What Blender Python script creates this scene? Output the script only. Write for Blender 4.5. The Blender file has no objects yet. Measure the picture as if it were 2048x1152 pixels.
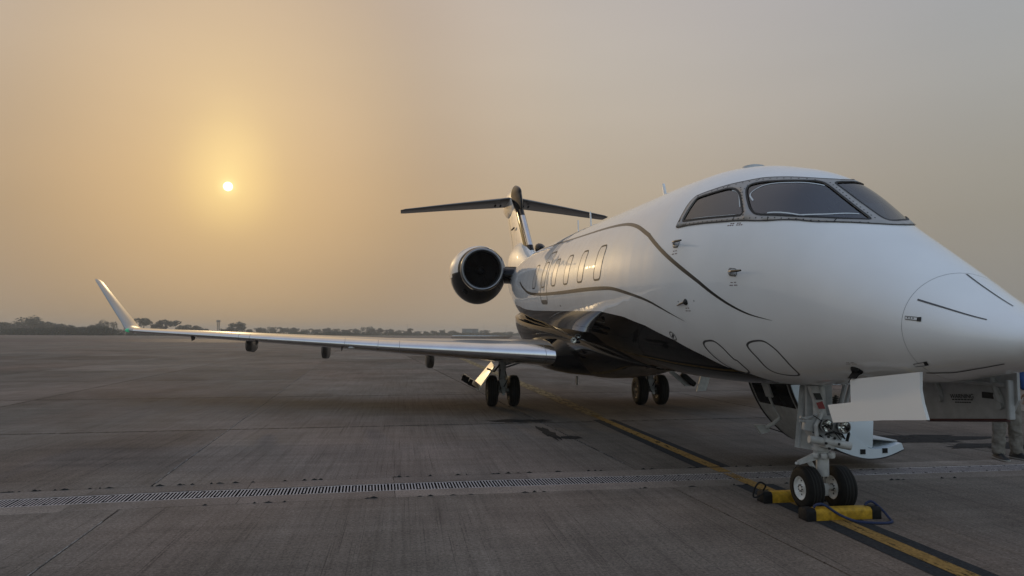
import bpy, bmesh, math, random
import numpy as np
from mathutils import Vector, Matrix
from mathutils.geometry import delaunay_2d_cdt

R = math.radians
SC = bpy.context.scene
COL = SC.collection
random.seed(7)

# ------------------------------------------------------------------ camera
CAM_LOC = Vector((-3.93, -6.06, 1.65))
cd = bpy.data.cameras.new('camera')
cd.sensor_width = 36.0
cd.lens = 1400.0 / 2048.0 * 36.0
cd.clip_start = 0.05
cd.clip_end = 8000.0
cam = bpy.data.objects.new('camera', cd)
COL.objects.link(cam)
c_right = Vector((0.98797294, -0.15454636, 0.00498922))
c_up = Vector((-0.01505296, -0.0640164, 0.99783531))
c_fwd = Vector((0.15389243, 0.98590939, 0.06557285))
m = Matrix((c_right, c_up, -c_fwd)).transposed().to_4x4()
m.translation = CAM_LOC
cam.matrix_world = m
SC.camera = cam

# ------------------------------------------------------------------ exposure
SC.view_settings.view_transform = 'Standard'
SC.view_settings.look = 'None'
SC.view_settings.exposure = 0.0
SC.view_settings.gamma = 1.0
SC.view_settings.use_curve_mapping = False
SC.render.engine = 'CYCLES'
SC.cycles.use_denoising = True
SC.cycles.sample_clamp_direct = 2.5
SC.cycles.sample_clamp_indirect = 3.0
SC.cycles.max_bounces = 8
SC.cycles.volume_bounces = 1
SC.cycles.transparent_max_bounces = 12

# ------------------------------------------------------------------ sky and sun
SUN_EL = 11.03
SUN_AZ = -13.48                     # from +Y towards +X
SUN = Vector((math.sin(R(SUN_AZ)) * math.cos(R(SUN_EL)), math.cos(R(SUN_AZ)) * math.cos(R(SUN_EL)), math.sin(R(SUN_EL))))

def ramp(nt, stops, mode='LINEAR'):
    n = nt.nodes.new('ShaderNodeValToRGB')
    n.color_ramp.interpolation = mode
    els = n.color_ramp.elements
    while len(els) > 1:
        els.remove(els[-1])
    els[0].position = stops[0][0]; els[0].color = (*stops[0][1], 1)
    for p, c in stops[1:]:
        e = els.new(p); e.color = (*c, 1)
    return n

def math_n(nt, op, a, b=None, clamp=False):
    n = nt.nodes.new('ShaderNodeMath'); n.operation = op; n.use_clamp = clamp
    for i, v in enumerate((a, b)):
        if v is None: continue
        if isinstance(v, (int, float)): n.inputs[i].default_value = v
        else: nt.links.new(v, n.inputs[i])
    return n.outputs[0]

W = bpy.data.worlds.new('World')
SC.world = W
W.use_nodes = True
nt = W.node_tree
nt.nodes.clear()
tc = nt.nodes.new('ShaderNodeTexCoord')
dot = nt.nodes.new('ShaderNodeVectorMath'); dot.operation = 'DOT_PRODUCT'
nt.links.new(tc.outputs['Generated'], dot.inputs[0]); dot.inputs[1].default_value = SUN
ang = math_n(nt, 'ARCCOSINE', math_n(nt, 'MINIMUM', dot.outputs['Value'], 0.9999999))
deg = math_n(nt, 'MULTIPLY', ang, 180 / math.pi)
# the aureole of a low sun in haze, drawn out upwards (thinner air above), falling off with the angle from the sun
sep = nt.nodes.new('ShaderNodeSeparateXYZ'); nt.links.new(tc.outputs['Generated'], sep.inputs[0])
over = math_n(nt, 'MAXIMUM', math_n(nt, 'SUBTRACT', sep.outputs['Z'], SUN.z), 0.0)
z2 = math_n(nt, 'SUBTRACT', sep.outputs['Z'], math_n(nt, 'MULTIPLY', over, 0.42))
cmb = nt.nodes.new('ShaderNodeCombineXYZ'); nt.links.new(sep.outputs['X'], cmb.inputs[0]); nt.links.new(sep.outputs['Y'], cmb.inputs[1]); nt.links.new(z2, cmb.inputs[2])
nrm = nt.nodes.new('ShaderNodeVectorMath'); nrm.operation = 'NORMALIZE'; nt.links.new(cmb.outputs[0], nrm.inputs[0])
dot2 = nt.nodes.new('ShaderNodeVectorMath'); dot2.operation = 'DOT_PRODUCT'; nt.links.new(nrm.outputs[0], dot2.inputs[0]); dot2.inputs[1].default_value = SUN
a180 = math_n(nt, 'DIVIDE', math_n(nt, 'MULTIPLY', math_n(nt, 'ARCCOSINE', math_n(nt, 'MINIMUM', dot2.outputs['Value'], 0.9999999)), 180 / math.pi), 180.0)
aur = ramp(nt, [(d / 180, c) for d, c in ((0, (1.12, .85, .47)), (1.5, (.95, .71, .40)), (4, (.69, .50, .335)), (8, (.63, .46, .335)), (12, (.545, .41, .32)), (16, (.49, .385, .335)),
                (21, (.535, .44, .40)), (28, (.505, .445, .435)), (40, (.455, .415, .44)), (55, (.335, .335, .385)), (80, (.37, .40, .48)), (120, (.54, .63, .77)), (180, (.60, .71, .90)))], 'B_SPLINE')
nt.links.new(a180, aur.inputs[0])
# thicker air towards the horizon
ext = ramp(nt, [(0, (.66, .645, .515)), (.03, (.70, .675, .535)), (.06, (.735, .695, .545)), (.1, (.785, .73, .555)), (.15, (.85, .785, .58)), (.2, (.92, .86, .65)), (.3, (1.0, .985, .82)), (.36, (1.02, 1.03, .90)), (.42, (1.02, 1.04, .95)),
                (.7, (.86, .95, 1.03)), (1, (.77, .91, 1.10))])
nt.links.new(sep.outputs['Z'], ext.inputs[0])
mul = nt.nodes.new('ShaderNodeMix'); mul.data_type = 'RGBA'; mul.blend_type = 'MULTIPLY'; mul.inputs[0].default_value = 1
nt.links.new(aur.outputs[0], mul.inputs[6]); nt.links.new(ext.outputs[0], mul.inputs[7])
# faint uneven haze banks
hz = nt.nodes.new('ShaderNodeTexNoise'); hz.inputs['Scale'].default_value = 1.6; hz.inputs['Detail'].default_value = 3
mp = nt.nodes.new('ShaderNodeMapping'); mp.inputs['Scale'].default_value = (1, 1, 3.5)
nt.links.new(tc.outputs['Generated'], mp.inputs[0]); nt.links.new(mp.outputs[0], hz.inputs['Vector'])
hzr = ramp(nt, [(.3, (.965, .965, .965)), (.7, (1.03, 1.03, 1.03))]); nt.links.new(hz.outputs['Fac'], hzr.inputs[0])
mul2 = nt.nodes.new('ShaderNodeMix'); mul2.data_type = 'RGBA'; mul2.blend_type = 'MULTIPLY'; mul2.inputs[0].default_value = 1
nt.links.new(mul.outputs[2], mul2.inputs[6]); nt.links.new(hzr.outputs[0], mul2.inputs[7])
# the sun's disc with the soft edge the haze gives it
disc = ramp(nt, [(0.0, (4.0, 3.8, 2.9)), (0.24, (4.0, 3.8, 2.9)), (0.36, (.14, .13, .07)), (0.7, (.04, .035, .015)), (1.0, (0, 0, 0))])
nt.links.new(deg, disc.inputs[0])
add = nt.nodes.new('ShaderNodeMix'); add.data_type = 'RGBA'; add.blend_type = 'ADD'; add.inputs[0].default_value = 1
nt.links.new(mul2.outputs[2], add.inputs[6]); nt.links.new(disc.outputs[0], add.inputs[7])
bg1 = nt.nodes.new('ShaderNodeBackground'); nt.links.new(add.outputs[2], bg1.inputs[0]); bg1.inputs[1].default_value = 1.0
sky = nt.nodes.new('ShaderNodeTexSky'); sky.sky_type = 'NISHITA'; sky.sun_disc = False
sky.sun_elevation = R(SUN_EL); sky.sun_rotation = R(SUN_AZ); sky.dust_density = 4.0; sky.air_density = 1.0
bg2 = nt.nodes.new('ShaderNodeBackground'); nt.links.new(sky.outputs[0], bg2.inputs[0]); bg2.inputs[1].default_value = 0.001
ads = nt.nodes.new('ShaderNodeAddShader'); nt.links.new(bg1.outputs[0], ads.inputs[0]); nt.links.new(bg2.outputs[0], ads.inputs[1])
wo = nt.nodes.new('ShaderNodeOutputWorld'); nt.links.new(ads.outputs[0], wo.inputs[0])

sl = bpy.data.lights.new('sun', 'SUN')
sl.energy = 0.4
sl.color = (1.0, .72, .40)
sl.angle = R(1.0)
so = bpy.data.objects.new('sun', sl)
COL.objects.link(so)
so.rotation_euler = SUN.to_track_quat('Z', 'Y').to_euler()

# ------------------------------------------------------------------ materials
MATS = {}
def mat(name, base, rough=.5, metal=0.0, coat=0.0, coat_rough=.03, coat_ior=1.5, spec=.5, emit=None, emit_s=0.0, var=0.0, var_scale=8.0, bump=0.0, bump_scale=20.0, alpha=None):
    if name in MATS: return MATS[name]
    mt = bpy.data.materials.new(name); mt.use_nodes = True
    n = mt.node_tree; b = n.nodes['Principled BSDF']
    b.inputs['Base Color'].default_value = (*base, 1)
    b.inputs['Roughness'].default_value = rough
    b.inputs['Metallic'].default_value = metal
    b.inputs['Coat Weight'].default_value = coat
    b.inputs['Coat Roughness'].default_value = coat_rough
    b.inputs['Coat IOR'].default_value = coat_ior
    b.inputs['Specular IOR Level'].default_value = spec
    if emit: b.inputs['Emission Color'].default_value = (*emit, 1); b.inputs['Emission Strength'].default_value = emit_s
    if var or bump:
        g = n.nodes.new('ShaderNodeNewGeometry')
    if var:
        t = n.nodes.new('ShaderNodeTexNoise'); t.inputs['Scale'].default_value = var_scale; t.inputs['Detail'].default_value = 6
        n.links.new(g.outputs['Position'], t.inputs['Vector'])
        r_ = ramp(n, [(.3, tuple(c * (1 - var) for c in base)), (.7, tuple(min(1, c * (1 + var)) for c in base))])
        n.links.new(t.outputs['Fac'], r_.inputs[0]); n.links.new(r_.outputs[0], b.inputs['Base Color'])
    if bump:
        t = n.nodes.new('ShaderNodeTexNoise'); t.inputs['Scale'].default_value = bump_scale; t.inputs['Detail'].default_value = 3
        n.links.new(g.outputs['Position'], t.inputs['Vector'])
        bp = n.nodes.new('ShaderNodeBump'); bp.inputs['Strength'].default_value = bump; bp.inputs['Distance'].default_value = .02
        n.links.new(t.outputs['Fac'], bp.inputs['Height']); n.links.new(bp.outputs[0], b.inputs['Normal'])
        if coat: n.links.new(bp.outputs[0], b.inputs['Coat Normal'])
    MATS[name] = mt
    return mt

M_white = mat('white paint', (.83, .835, .84), .45, coat=1.0, coat_rough=.015, spec=.15, var=.035, var_scale=2.2, bump=.06, bump_scale=1.5)
def skin_waves(mt):
    n = mt.node_tree; b = n.nodes['Principled BSDF']; old = [l.from_node for l in n.links if l.to_socket == b.inputs['Normal']][0]
    g = n.nodes.new('ShaderNodeNewGeometry'); mpn = n.nodes.new('ShaderNodeMapping'); mpn.inputs['Scale'].default_value = (.35, 2.3, .75); n.links.new(g.outputs['Position'], mpn.inputs[0])
    t = n.nodes.new('ShaderNodeTexNoise'); t.inputs['Scale'].default_value = 1.0; t.inputs['Detail'].default_value = 2; n.links.new(mpn.outputs[0], t.inputs['Vector'])
    bp = n.nodes.new('ShaderNodeBump'); bp.inputs['Strength'].default_value = .5; bp.inputs['Distance'].default_value = .014
    n.links.new(t.outputs['Fac'], bp.inputs['Height']); n.links.new(old.outputs[0], bp.inputs['Normal'])
    n.links.new(bp.outputs[0], b.inputs['Normal']); n.links.new(bp.outputs[0], b.inputs['Coat Normal'])
skin_waves(M_white)
M_black = mat('black paint', (.005, .005, .006), .4, coat=1.0, coat_rough=.025, coat_ior=1.24, spec=.0, bump=.01, bump_scale=1.7)
M_bronze = mat('bronze stripe paint', (.032, .030, .027), .4, spec=.25, coat=.35)
M_dgrey = mat('dark grey trim', (.07, .07, .072), .5, var=.15, var_scale=30)
M_seal = mat('black rubber seal', (.012, .012, .012), .6)
M_frame = mat('window frame metal', (.37, .355, .34), .45, metal=.25, var=.07, var_scale=14)
M_screw = mat('dark screw head', (.03, .03, .03), .5, metal=.6)
M_alu = mat('polished aluminium', (.78, .79, .80), .13, metal=1.0, var=.05, var_scale=3, bump=.03, bump_scale=4)
M_lip = mat('brushed intake lip metal', (.27, .275, .285), .34, metal=.9, var=.08, var_scale=6)
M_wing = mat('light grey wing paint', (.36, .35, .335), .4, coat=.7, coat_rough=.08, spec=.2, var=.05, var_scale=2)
M_white2 = mat('white gear paint', (.46, .465, .465), .45, coat=.1, var=.16, var_scale=14)
M_grey2 = mat('grey gear paint', (.36, .37, .38), .45, var=.12, var_scale=14)
M_steel = mat('bare steel', (.55, .55, .55), .25, metal=1.0)
M_tyre = mat('tyre rubber', (.009, .009, .009), .75, spec=.2, var=.25, var_scale=20, bump=.15, bump_scale=120)
M_hub = mat('worn white wheel hub', (.68, .68, .66), .45, var=.14, var_scale=18)
M_dark = mat('dark cavity', (.01, .01, .01), .8)
M_fan = mat('titanium fan blade', (.035, .035, .04), .4, metal=.6)
M_cock = mat('cockpit grey', (.03, .036, .045), .8, var=.2, var_scale=5)
M_cockl = mat('cockpit light trim', (.42, .43, .43), .7)
M_strip = mat('pale heater strip', (.62, .66, .68), .5)
M_pane = mat('cabin window pane', (.80, .77, .75), .4, coat=1.0, coat_rough=.015, spec=.1)
M_yellow = mat('scuffed yellow paint', (.42, .245, .02), .6, spec=.25, var=.35, var_scale=22, bump=.2, bump_scale=60)
M_rubber = mat('black chock rubber', (.010, .010, .011), .7, spec=.2, var=.3, var_scale=30, bump=.2, bump_scale=60)
M_rope = mat('blue rope', (.018, .03, .085), .8, var=.3, var_scale=90)
M_red = mat('red placard', (.24, .02, .02), .5)
M_txt = mat('dark red lettering', (.12, .05, .045), .6)
M_txtb = mat('black lettering', (.015, .015, .015), .6)
M_jacket = mat('blue jacket cloth', (.012, .045, .16), .85, var=.25, var_scale=9, bump=.5, bump_scale=14)
M_trouser = mat('grey beige trouser cloth', (.17, .152, .128), .9, var=.2, var_scale=14, bump=1.0, bump_scale=13)
M_skin = mat('skin', (.28, .15, .095), .55)
M_hair = mat('dark hair', (.012, .010, .009), .6)
M_shoe = mat('black shoe leather', (.014, .014, .015), .5)
M_sole = mat('pale shoe sole', (.33, .31, .28), .7)
M_shirt = mat('white shirt', (.55, .56, .58), .8)
M_green = mat('green navigation lens', (.03, .30, .16), .1, coat=1, emit=(.15, 1, .5), emit_s=.15)
M_lens = mat('lamp reflector', (.8, .8, .8), .07, metal=1.0)

def glass_mat(name, tint, ior):
    mt = bpy.data.materials.new(name); mt.use_nodes = True
    n = mt.node_tree; n.nodes.clear()
    tr = n.nodes.new('ShaderNodeBsdfTransparent'); tr.inputs[0].default_value = (*tint, 1)
    gl = n.nodes.new('ShaderNodeBsdfGlossy'); gl.inputs['Roughness'].default_value = .015
    fr = n.nodes.new('ShaderNodeFresnel'); fr.inputs[0].default_value = ior
    mx = n.nodes.new('ShaderNodeMixShader'); o = n.nodes.new('ShaderNodeOutputMaterial')
    n.links.new(fr.outputs[0], mx.inputs[0]); n.links.new(tr.outputs[0], mx.inputs[1]); n.links.new(gl.outputs[0], mx.inputs[2])
    n.links.new(mx.outputs[0], o.inputs[0])
    return mt
M_glass = glass_mat('tinted windshield glass', (.24, .32, .37), 2.5)
M_lglass = glass_mat('clear lamp glass', (.9, .92, .92), 1.5)

# ------------------------------------------------------------------ object helpers
def link(o, parent=None):
    COL.objects.link(o)
    if parent is not None:
        o.parent = parent
        o.matrix_parent_inverse = Matrix.Translation(-parent.location) if parent.get('_w') else Matrix.Identity(4)
    return o

def empty(name, loc=(0, 0, 0), parent=None):
    o = bpy.data.objects.new(name, None)
    o.empty_display_size = .2
    o.location = loc
    COL.objects.link(o)
    if parent: o.parent = parent
    return o

def tag(o, label=None, cat=None, group=None, kind=None):
    if label: o['label'] = label
    if cat: o['category'] = cat
    if group: o['group'] = group
    if kind: o['kind'] = kind
    return o

def mesh(name, v, f, mt, parent=None, smooth=True, angle=None, normals=None):
    me = bpy.data.meshes.new(name)
    me.from_pydata([tuple(p) for p in v], [], [tuple(int(i) for i in q) for q in f])
    mts = mt if isinstance(mt, (list, tuple)) else [mt]
    for x in mts: me.materials.append(x)
    if smooth:
        me.shade_smooth()
        if angle: me.set_sharp_from_angle(angle=R(angle))
    me.update()
    if normals is not None:
        me.normals_split_custom_set_from_vertices([tuple(p) for p in normals])
    o = bpy.data.objects.new(name, me)
    COL.objects.link(o)
    if parent: o.parent = parent
    return o

class MB:
    """collects simple solids, then links them as one mesh"""
    def __init__(s): s.v = []; s.f = []
    def add(s, v, f):
        k = len(s.v); s.v += [tuple(p) for p in v]; s.f += [tuple(i + k for i in q) for q in f]; return s
    def build(s, name, mt, parent=None, smooth=True, angle=35): return mesh(name, s.v, s.f, mt, parent, smooth, angle)
    def box(s, c, d, rot=None, bev=0.0):
        bm = bmesh.new(); bmesh.ops.create_cube(bm, size=1)
        bmesh.ops.scale(bm, vec=d, verts=bm.verts)
        if bev: bmesh.ops.bevel(bm, geom=bm.edges[:], offset=bev, segments=2, affect='EDGES', profile=.5)
        if rot is not None: bmesh.ops.transform(bm, matrix=rot.to_4x4(), verts=bm.verts)
        bmesh.ops.translate(bm, vec=c, verts=bm.verts)
        bm.verts.index_update()
        s.add([v.co[:] for v in bm.verts], [[v.index for v in f.verts] for f in bm.faces]); bm.free(); return s
    def tube(s, pts, r, n=10, cap=True):
        pts = [Vector(p) for p in pts]
        rs = r if isinstance(r, (list, tuple)) else [r] * len(pts)
        v = []; up = Vector((0, 0, 1)); prev = None
        for i, p in enumerate(pts):
            t = (pts[min(i + 1, len(pts) - 1)] - pts[max(i - 1, 0)]).normalized()
            if prev is None:
                a = t.cross(up if abs(t.z) < .9 else Vector((1, 0, 0))).normalized()
            else:
                a = (prev - t * prev.dot(t)).normalized()
            prev = a; b = t.cross(a)
            for k in range(n):
                w = 2 * math.pi * k / n
                v.append(p + (a * math.cos(w) + b * math.sin(w)) * rs[i])
        f = []
        for i in range(len(pts) - 1):
            for k in range(n):
                f.append((i * n + k, i * n + (k + 1) % n, (i + 1) * n + (k + 1) % n, (i + 1) * n + k))
        if cap:
            f.append(tuple(range(n))[::-1]); f.append(tuple(range((len(pts) - 1) * n, len(pts) * n)))
        return s.add(v, f)
    def lathe(s, prof, origin, axis, n=32, squash=None):
        """prof: (distance along axis, radius)"""
        ax = Vector(axis).normalized(); o = Vector(origin)
        a = ax.cross(Vector((0, 0, 1)) if abs(ax.z) < .9 else Vector((1, 0, 0))).normalized(); b = a.cross(ax)
        v = []
        for d, r in prof:
            for k in range(n):
                w = 2 * math.pi * k / n
                x, y = math.cos(w) * r, math.sin(w) * r
                if squash: x, y = squash(x, y, d)
                v.append(o + ax * d + a * x + b * y)
        f = []
        for i in range(len(prof) - 1):
            for k in range(n):
                f.append((i * n + k, (i + 1) * n + k, (i + 1) * n + (k + 1) % n, i * n + (k + 1) % n))
        return s.add(v, f)
    def prism(s, poly, ext):
        """poly: 3-D points of a flat outline, ext: vector of the thickness"""
        n = len(poly); e = Vector(ext)
        v = [Vector(p) for p in poly] + [Vector(p) + e for p in poly]
        f = [tuple(range(n))[::-1], tuple(range(n, 2 * n))] + [(i, (i + 1) % n, n + (i + 1) % n, n + i) for i in range(n)]
        return s.add(v, f)

def fix_normals(o):
    bm = bmesh.new(); bm.from_mesh(o.data); bmesh.ops.recalc_face_normals(bm, faces=bm.faces); bm.to_mesh(o.data); bm.free(); return o

def loft(name, rings, mt, parent, cap=True, smooth=True, angle=40, flip=False):
    n = len(rings[0]); v = [p for r_ in rings for p in r_]; f = []
    for i in range(len(rings) - 1):
        for k in range(n):
            q = (i * n + k, i * n + (k + 1) % n, (i + 1) * n + (k + 1) % n, (i + 1) * n + k)
            f.append(q[::-1] if flip else q)
    if cap:
        f.append(tuple(range(n))); f.append(tuple(range((len(rings) - 1) * n, len(rings) * n)))
    return fix_normals(mesh(name, v, f, mt, parent, smooth, angle))

# ------------------------------------------------------------------ fuselage form (body frame: x port, u aft, w up; the jet stands nose-low)
TR = {
    'frame': [(1.084, 154.7), (1.095, 150.9), (1.1, 147.0), (1.112, 139.2), (1.086, 135.4), (1.033, 134.0), (0.856, 130.3), (0.686, 126.4), (0.51, 122.3), (0.353, 117.9), (0.222, 115.3), (0.099, 112.9), (-0.023, 109.7), (-0.136, 105.2), (-0.22, 98.5), (-0.255, 90.2)],
    'frame_bot': [(1.084, 154.7), (0.903, 154.0), (0.569, 152.4), (0.221, 150.0), (-0.184, 145.6), (-0.559, 132.8), (-0.72, 122.8), (-0.845, 112.3), (-0.916, 103.9), (-0.953, 96.2), (-0.96, 87.5)],
    'side_pane': [(1.023, 151.0), (1.029, 148.9), (1.029, 143.6), (1.036, 138.1), (1.018, 136.2), (0.798, 132.8), (0.588, 128.4), (0.406, 131.2), (0.267, 137.7), (0.149, 144.2), (0.158, 146.1), (0.189, 146.7), (0.546, 149.5), (0.975, 151.5)],
    'main_pane': [(0.339, 129.3), (0.372, 126.7), (0.365, 124.3), (0.27, 121.3), (0.144, 119.0), (0.028, 116.4), (-0.126, 111.2), (-0.239, 104.0), (-0.297, 102.6), (-0.469, 102.3), (-0.645, 101.0), (-0.84, 100.2), (-0.858, 103.1), (-0.738, 117.4), (-0.534, 130.8), (-0.323, 139.2), (-0.04, 144.5), (0.072, 142.2), (0.168, 137.9)],
    'strip_main': [(0.134, 135.8), (0.243, 131.3), (0.185, 123.2), (-0.041, 116.2), (-0.184, 110.5), (-0.315, 104.3)],
    'strip_main_b': [(-0.126, 141.2), (-0.386, 134.6), (-0.476, 131.0), (-0.623, 120.1), (-0.75, 103.7)],
    'strip_side': [(0.546, 130.3), (0.407, 132.2), (0.241, 141.1)],
    'strip_side_b': [(0.956, 151.1), (0.853, 150.3), (0.519, 148.5), (0.245, 146.4)],
    'black': [(10.152, 197.8), (9.618, 198.2), (8.394, 199.6), (6.132, 199.4), (4.545, 199.0), (3.381, 198.6), (2.475, 202.0), (1.884, 207.4), (1.344, 216.6), (0.991, 227.3), (0.808, 236.4), (0.798, 235.5), (0.552, 243.5), (0.4, 255.7)],
    'stripe1': [(9.839, 125.6), (8.847, 129.8), (6.617, 135.1), (5.067, 137.5), (4.212, 138.9), (3.448, 140.8), (2.772, 143.8), (2.214, 149.1), (1.723, 156.5), (1.65, 158.0), (1.273, 166.4), (0.903, 174.7), (0.592, 182.2), (0.337, 189.5), (0.118, 195.3), (-0.093, 199.2), (-0.353, 201.1)],
    'stripe2': [(9.927, 169.6), (9.322, 176.0), (8.484, 182.2), (7.353, 184.3), (5.511, 184.4), (4.167, 183.8), (3.122, 183.9), (2.574, 185.0), (1.93, 189.4), (1.525, 193.6), (1.175, 199.6), (0.924, 204.8)],
    'win1': [(3.27, 156.3), (3.424, 156.4), (3.528, 159.1), (3.514, 164.1), (3.476, 170.5), (3.457, 175.3), (3.398, 177.3), (3.288, 177.9), (3.203, 177.4), (3.155, 172.2), (3.147, 164.8), (3.188, 158.9)],
    'ovalA': [(0.79, 217.9), (0.721, 216.7), (0.601, 216.8), (0.531, 221.3), (0.508, 229.5), (0.477, 231.0), (0.505, 240.4), (0.63, 242.9), (0.713, 239.2), (0.78, 234.1), (0.815, 226.3), (0.82, 220.4)],
    'ovalB': [(0.113, 217.6), (0.003, 215.5), (-0.128, 215.4), (-0.206, 219.8), (-0.232, 225.2), (-0.23, 232.1), (-0.195, 242.5), (-0.09, 244.8), (0.078, 242.7), (0.143, 237.9), (0.128, 228.2), (0.143, 220.7)],
    'divA': [(-1.7, 147.5), (-2.117, 139.4)],
    'divB': [(-1.664, 86.8), (-2.057, 87.2)],
    'divC': [(-1.618, 238.1), (-1.725, 240.4), (-1.829, 242.0), (-1.988, 237.9), (-2.091, 235.0), (-2.184, 231.7)],
    'tag1': [(-1.672, 169.1), (-1.752, 166.5), (-1.755, 170.3), (-1.674, 172.3)],
    'tag1b': [(-1.752, 166.5), (-1.777, 164.9), (-1.782, 170.5), (-1.754, 171.2)],
    'tag2': [(-1.612, 223.8), (-1.7, 221.5), (-1.686, 226.3), (-1.605, 227.4)],
    'tag2b': [(-1.702, 220.8), (-1.731, 220.1), (-1.718, 225.8), (-1.689, 226.5)],
    'txt1': [(0.275, 152.7), (0.082, 151.0)],
    'txt2': [(0.114, 183.6), (0.011, 183.0)],
    'txt3': [(1.03, 168.7), (0.935, 168.3)],
    'txt4': [(0.839, 198.4), (0.754, 198.4)],
    'txt5': [(-0.937, 229.6), (-1.06, 228.8)],
}

KN = np.array([
    [-2.48,-.54,-.55,.012,-.545],[-2.43,-.465,-.62,.12,-.54],[-2.30,-.405,-.682,.22,-.535],[-2.08,-.325,-.745,.325,-.52],[-1.83,-.19,-.80,.42,-.485],[-1.52,.006,-.868,.516,-.43],
    [-1.16, .226, -.905, .60, -.34], [-.8, .445, -.953, .675, -.24], [-.2, .868, -1.035, .81, -.1], [.5, 1.11, -1.11, 1.0, -.02], [1.2, 1.245, -1.165, 1.15, 0],
    [2., 1.28, -1.205, 1.235, 0], [3., 1.275, -1.23, 1.275, 0], [5., 1.275, -1.23, 1.28, 0], [8., 1.275, -1.23, 1.28, 0], [9.5, 1.255, -1.2, 1.28, 0], [11., 1.217, -1.0, 1.24, .08],
    [13., 1.128, -.65, 1.03, .25], [15., .974, -.2, .70, .42], [17., .82, .12, .38, .52]])
PH = R(2.17); Z0 = 2.24
def cub(xk, yk, x):
    h = np.diff(xk); d = np.diff(yk) / h
    mm = np.empty(len(xk)); mm[0] = d[0]; mm[-1] = d[-1]
    mm[1:-1] = (d[:-1] * h[1:] + d[1:] * h[:-1]) / (h[1:] + h[:-1])
    i = np.clip(np.searchsorted(xk, x) - 1, 0, len(h) - 1); t = (x - xk[i]) / h[i]
    return yk[i] * (1 + 2 * t) * (1 - t) ** 2 + h[i] * mm[i] * t * (1 - t) ** 2 + yk[i + 1] * t * t * (3 - 2 * t) + h[i] * mm[i + 1] * t * t * (t - 1)
def body(P):
    P = np.asarray(P, float); X, u, w = P[..., 0], P[..., 1], P[..., 2]
    return np.stack([X, u * math.cos(PH) - w * math.sin(PH), Z0 + u * math.sin(PH) + w * math.cos(PH)], -1)
def Sb(u, th):
    u = np.asarray(u, float); th = np.asarray(th, float); u, th = np.broadcast_arrays(u, th)
    t, b, a, md = [cub(KN[:, 0], KN[:, k], u) for k in (1, 2, 3, 4)]
    c, s = np.cos(th), np.sin(th)
    return body(np.stack([a * c, u, md + np.where(s > 0, (t - md) * s, (md - b) * s)], -1))
def Sn(u, th):
    e = 1e-3
    n = np.cross(Sb(u, np.asarray(th) + e) - Sb(u, np.asarray(th) - e), Sb(np.asarray(u) + e, th) - Sb(np.asarray(u) - e, th))
    n = n / np.maximum(np.linalg.norm(n, axis=-1, keepdims=True), 1e-12)
    return -n
_chk = Sn(3.0, R(180.0))
NS = 1.0 if _chk[0] < 0 else -1.0
def P3(u, deg_, off=0.0):
    th = np.radians(np.asarray(deg_, float))
    return Sb(u, th) + NS * Sn(u, th) * off
def N3(u, deg_):
    return NS * Sn(u, np.radians(np.asarray(deg_, float)))

def catmull(pts, n=6, closed=False):
    p = [np.array(q, float) for q in pts]; out = []
    L = len(p)
    rng = range(L if closed else L - 1)
    for i in rng:
        p0, p1, p2, p3 = (p[(i - 1) % L], p[i], p[(i + 1) % L], p[(i + 2) % L]) if closed else (p[max(i - 1, 0)], p[i], p[i + 1], p[min(i + 2, L - 1)])
        for k in range(n):
            t = k / n
            out.append(.5 * ((2 * p1) + (-p0 + p2) * t + (2 * p0 - 5 * p1 + 4 * p2 - p3) * t * t + (-p0 + 3 * p1 - 3 * p2 + p3) * t ** 3))
    if not closed: out.append(p[-1])
    return np.array(out)
def chaikin(pts, it=2, closed=True):
    p = np.array(pts, float)
    for _ in range(it):
        q = np.roll(p, -1, 0)
        a = .75 * p + .25 * q; b = .25 * p + .75 * q
        p = np.stack([a, b], 1).reshape(-1, 2)
    return p
def in_poly(pt, poly):
    x, y = pt; c = False; j = len(poly) - 1
    for i in range(len(poly)):
        xi, yi = poly[i]; xj, yj = poly[j]
        if (yi > y) != (yj > y) and x < (xj - xi) * (y - yi) / (yj - yi) + xi: c = not c
        j = i
    return c
def dist_poly(pt, poly):
    p = np.asarray(pt); a = np.asarray(poly); b = np.roll(a, -1, 0); d = b - a
    t = np.clip(((p - a) * d).sum(1) / np.maximum((d * d).sum(1), 1e-12), 0, 1)
    return np.sqrt(((a + d * t[:, None] - p) ** 2).sum(1)).min()
def offset_poly(poly, d):
    p = np.asarray(poly, float); t = np.roll(p, -1, 0) - np.roll(p, 1, 0)
    t /= np.maximum(np.linalg.norm(t, axis=1, keepdims=True), 1e-9)
    n = np.stack([t[:, 1], -t[:, 0]], 1)
    ar = .5 * (p[:, 0] * np.roll(p[:, 1], -1) - np.roll(p[:, 0], -1) * p[:, 1]).sum()
    return p + n * d * (1 if ar > 0 else -1)
def met(poly, rm): q = np.array(poly, float).copy(); q[:, 1] = np.radians(q[:, 1]) * rm; return q      # (u, deg) -> metres
def unmet(q, rm): q = np.array(q, float).copy(); q[:, 1] = np.degrees(q[:, 1] / rm); return q

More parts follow.
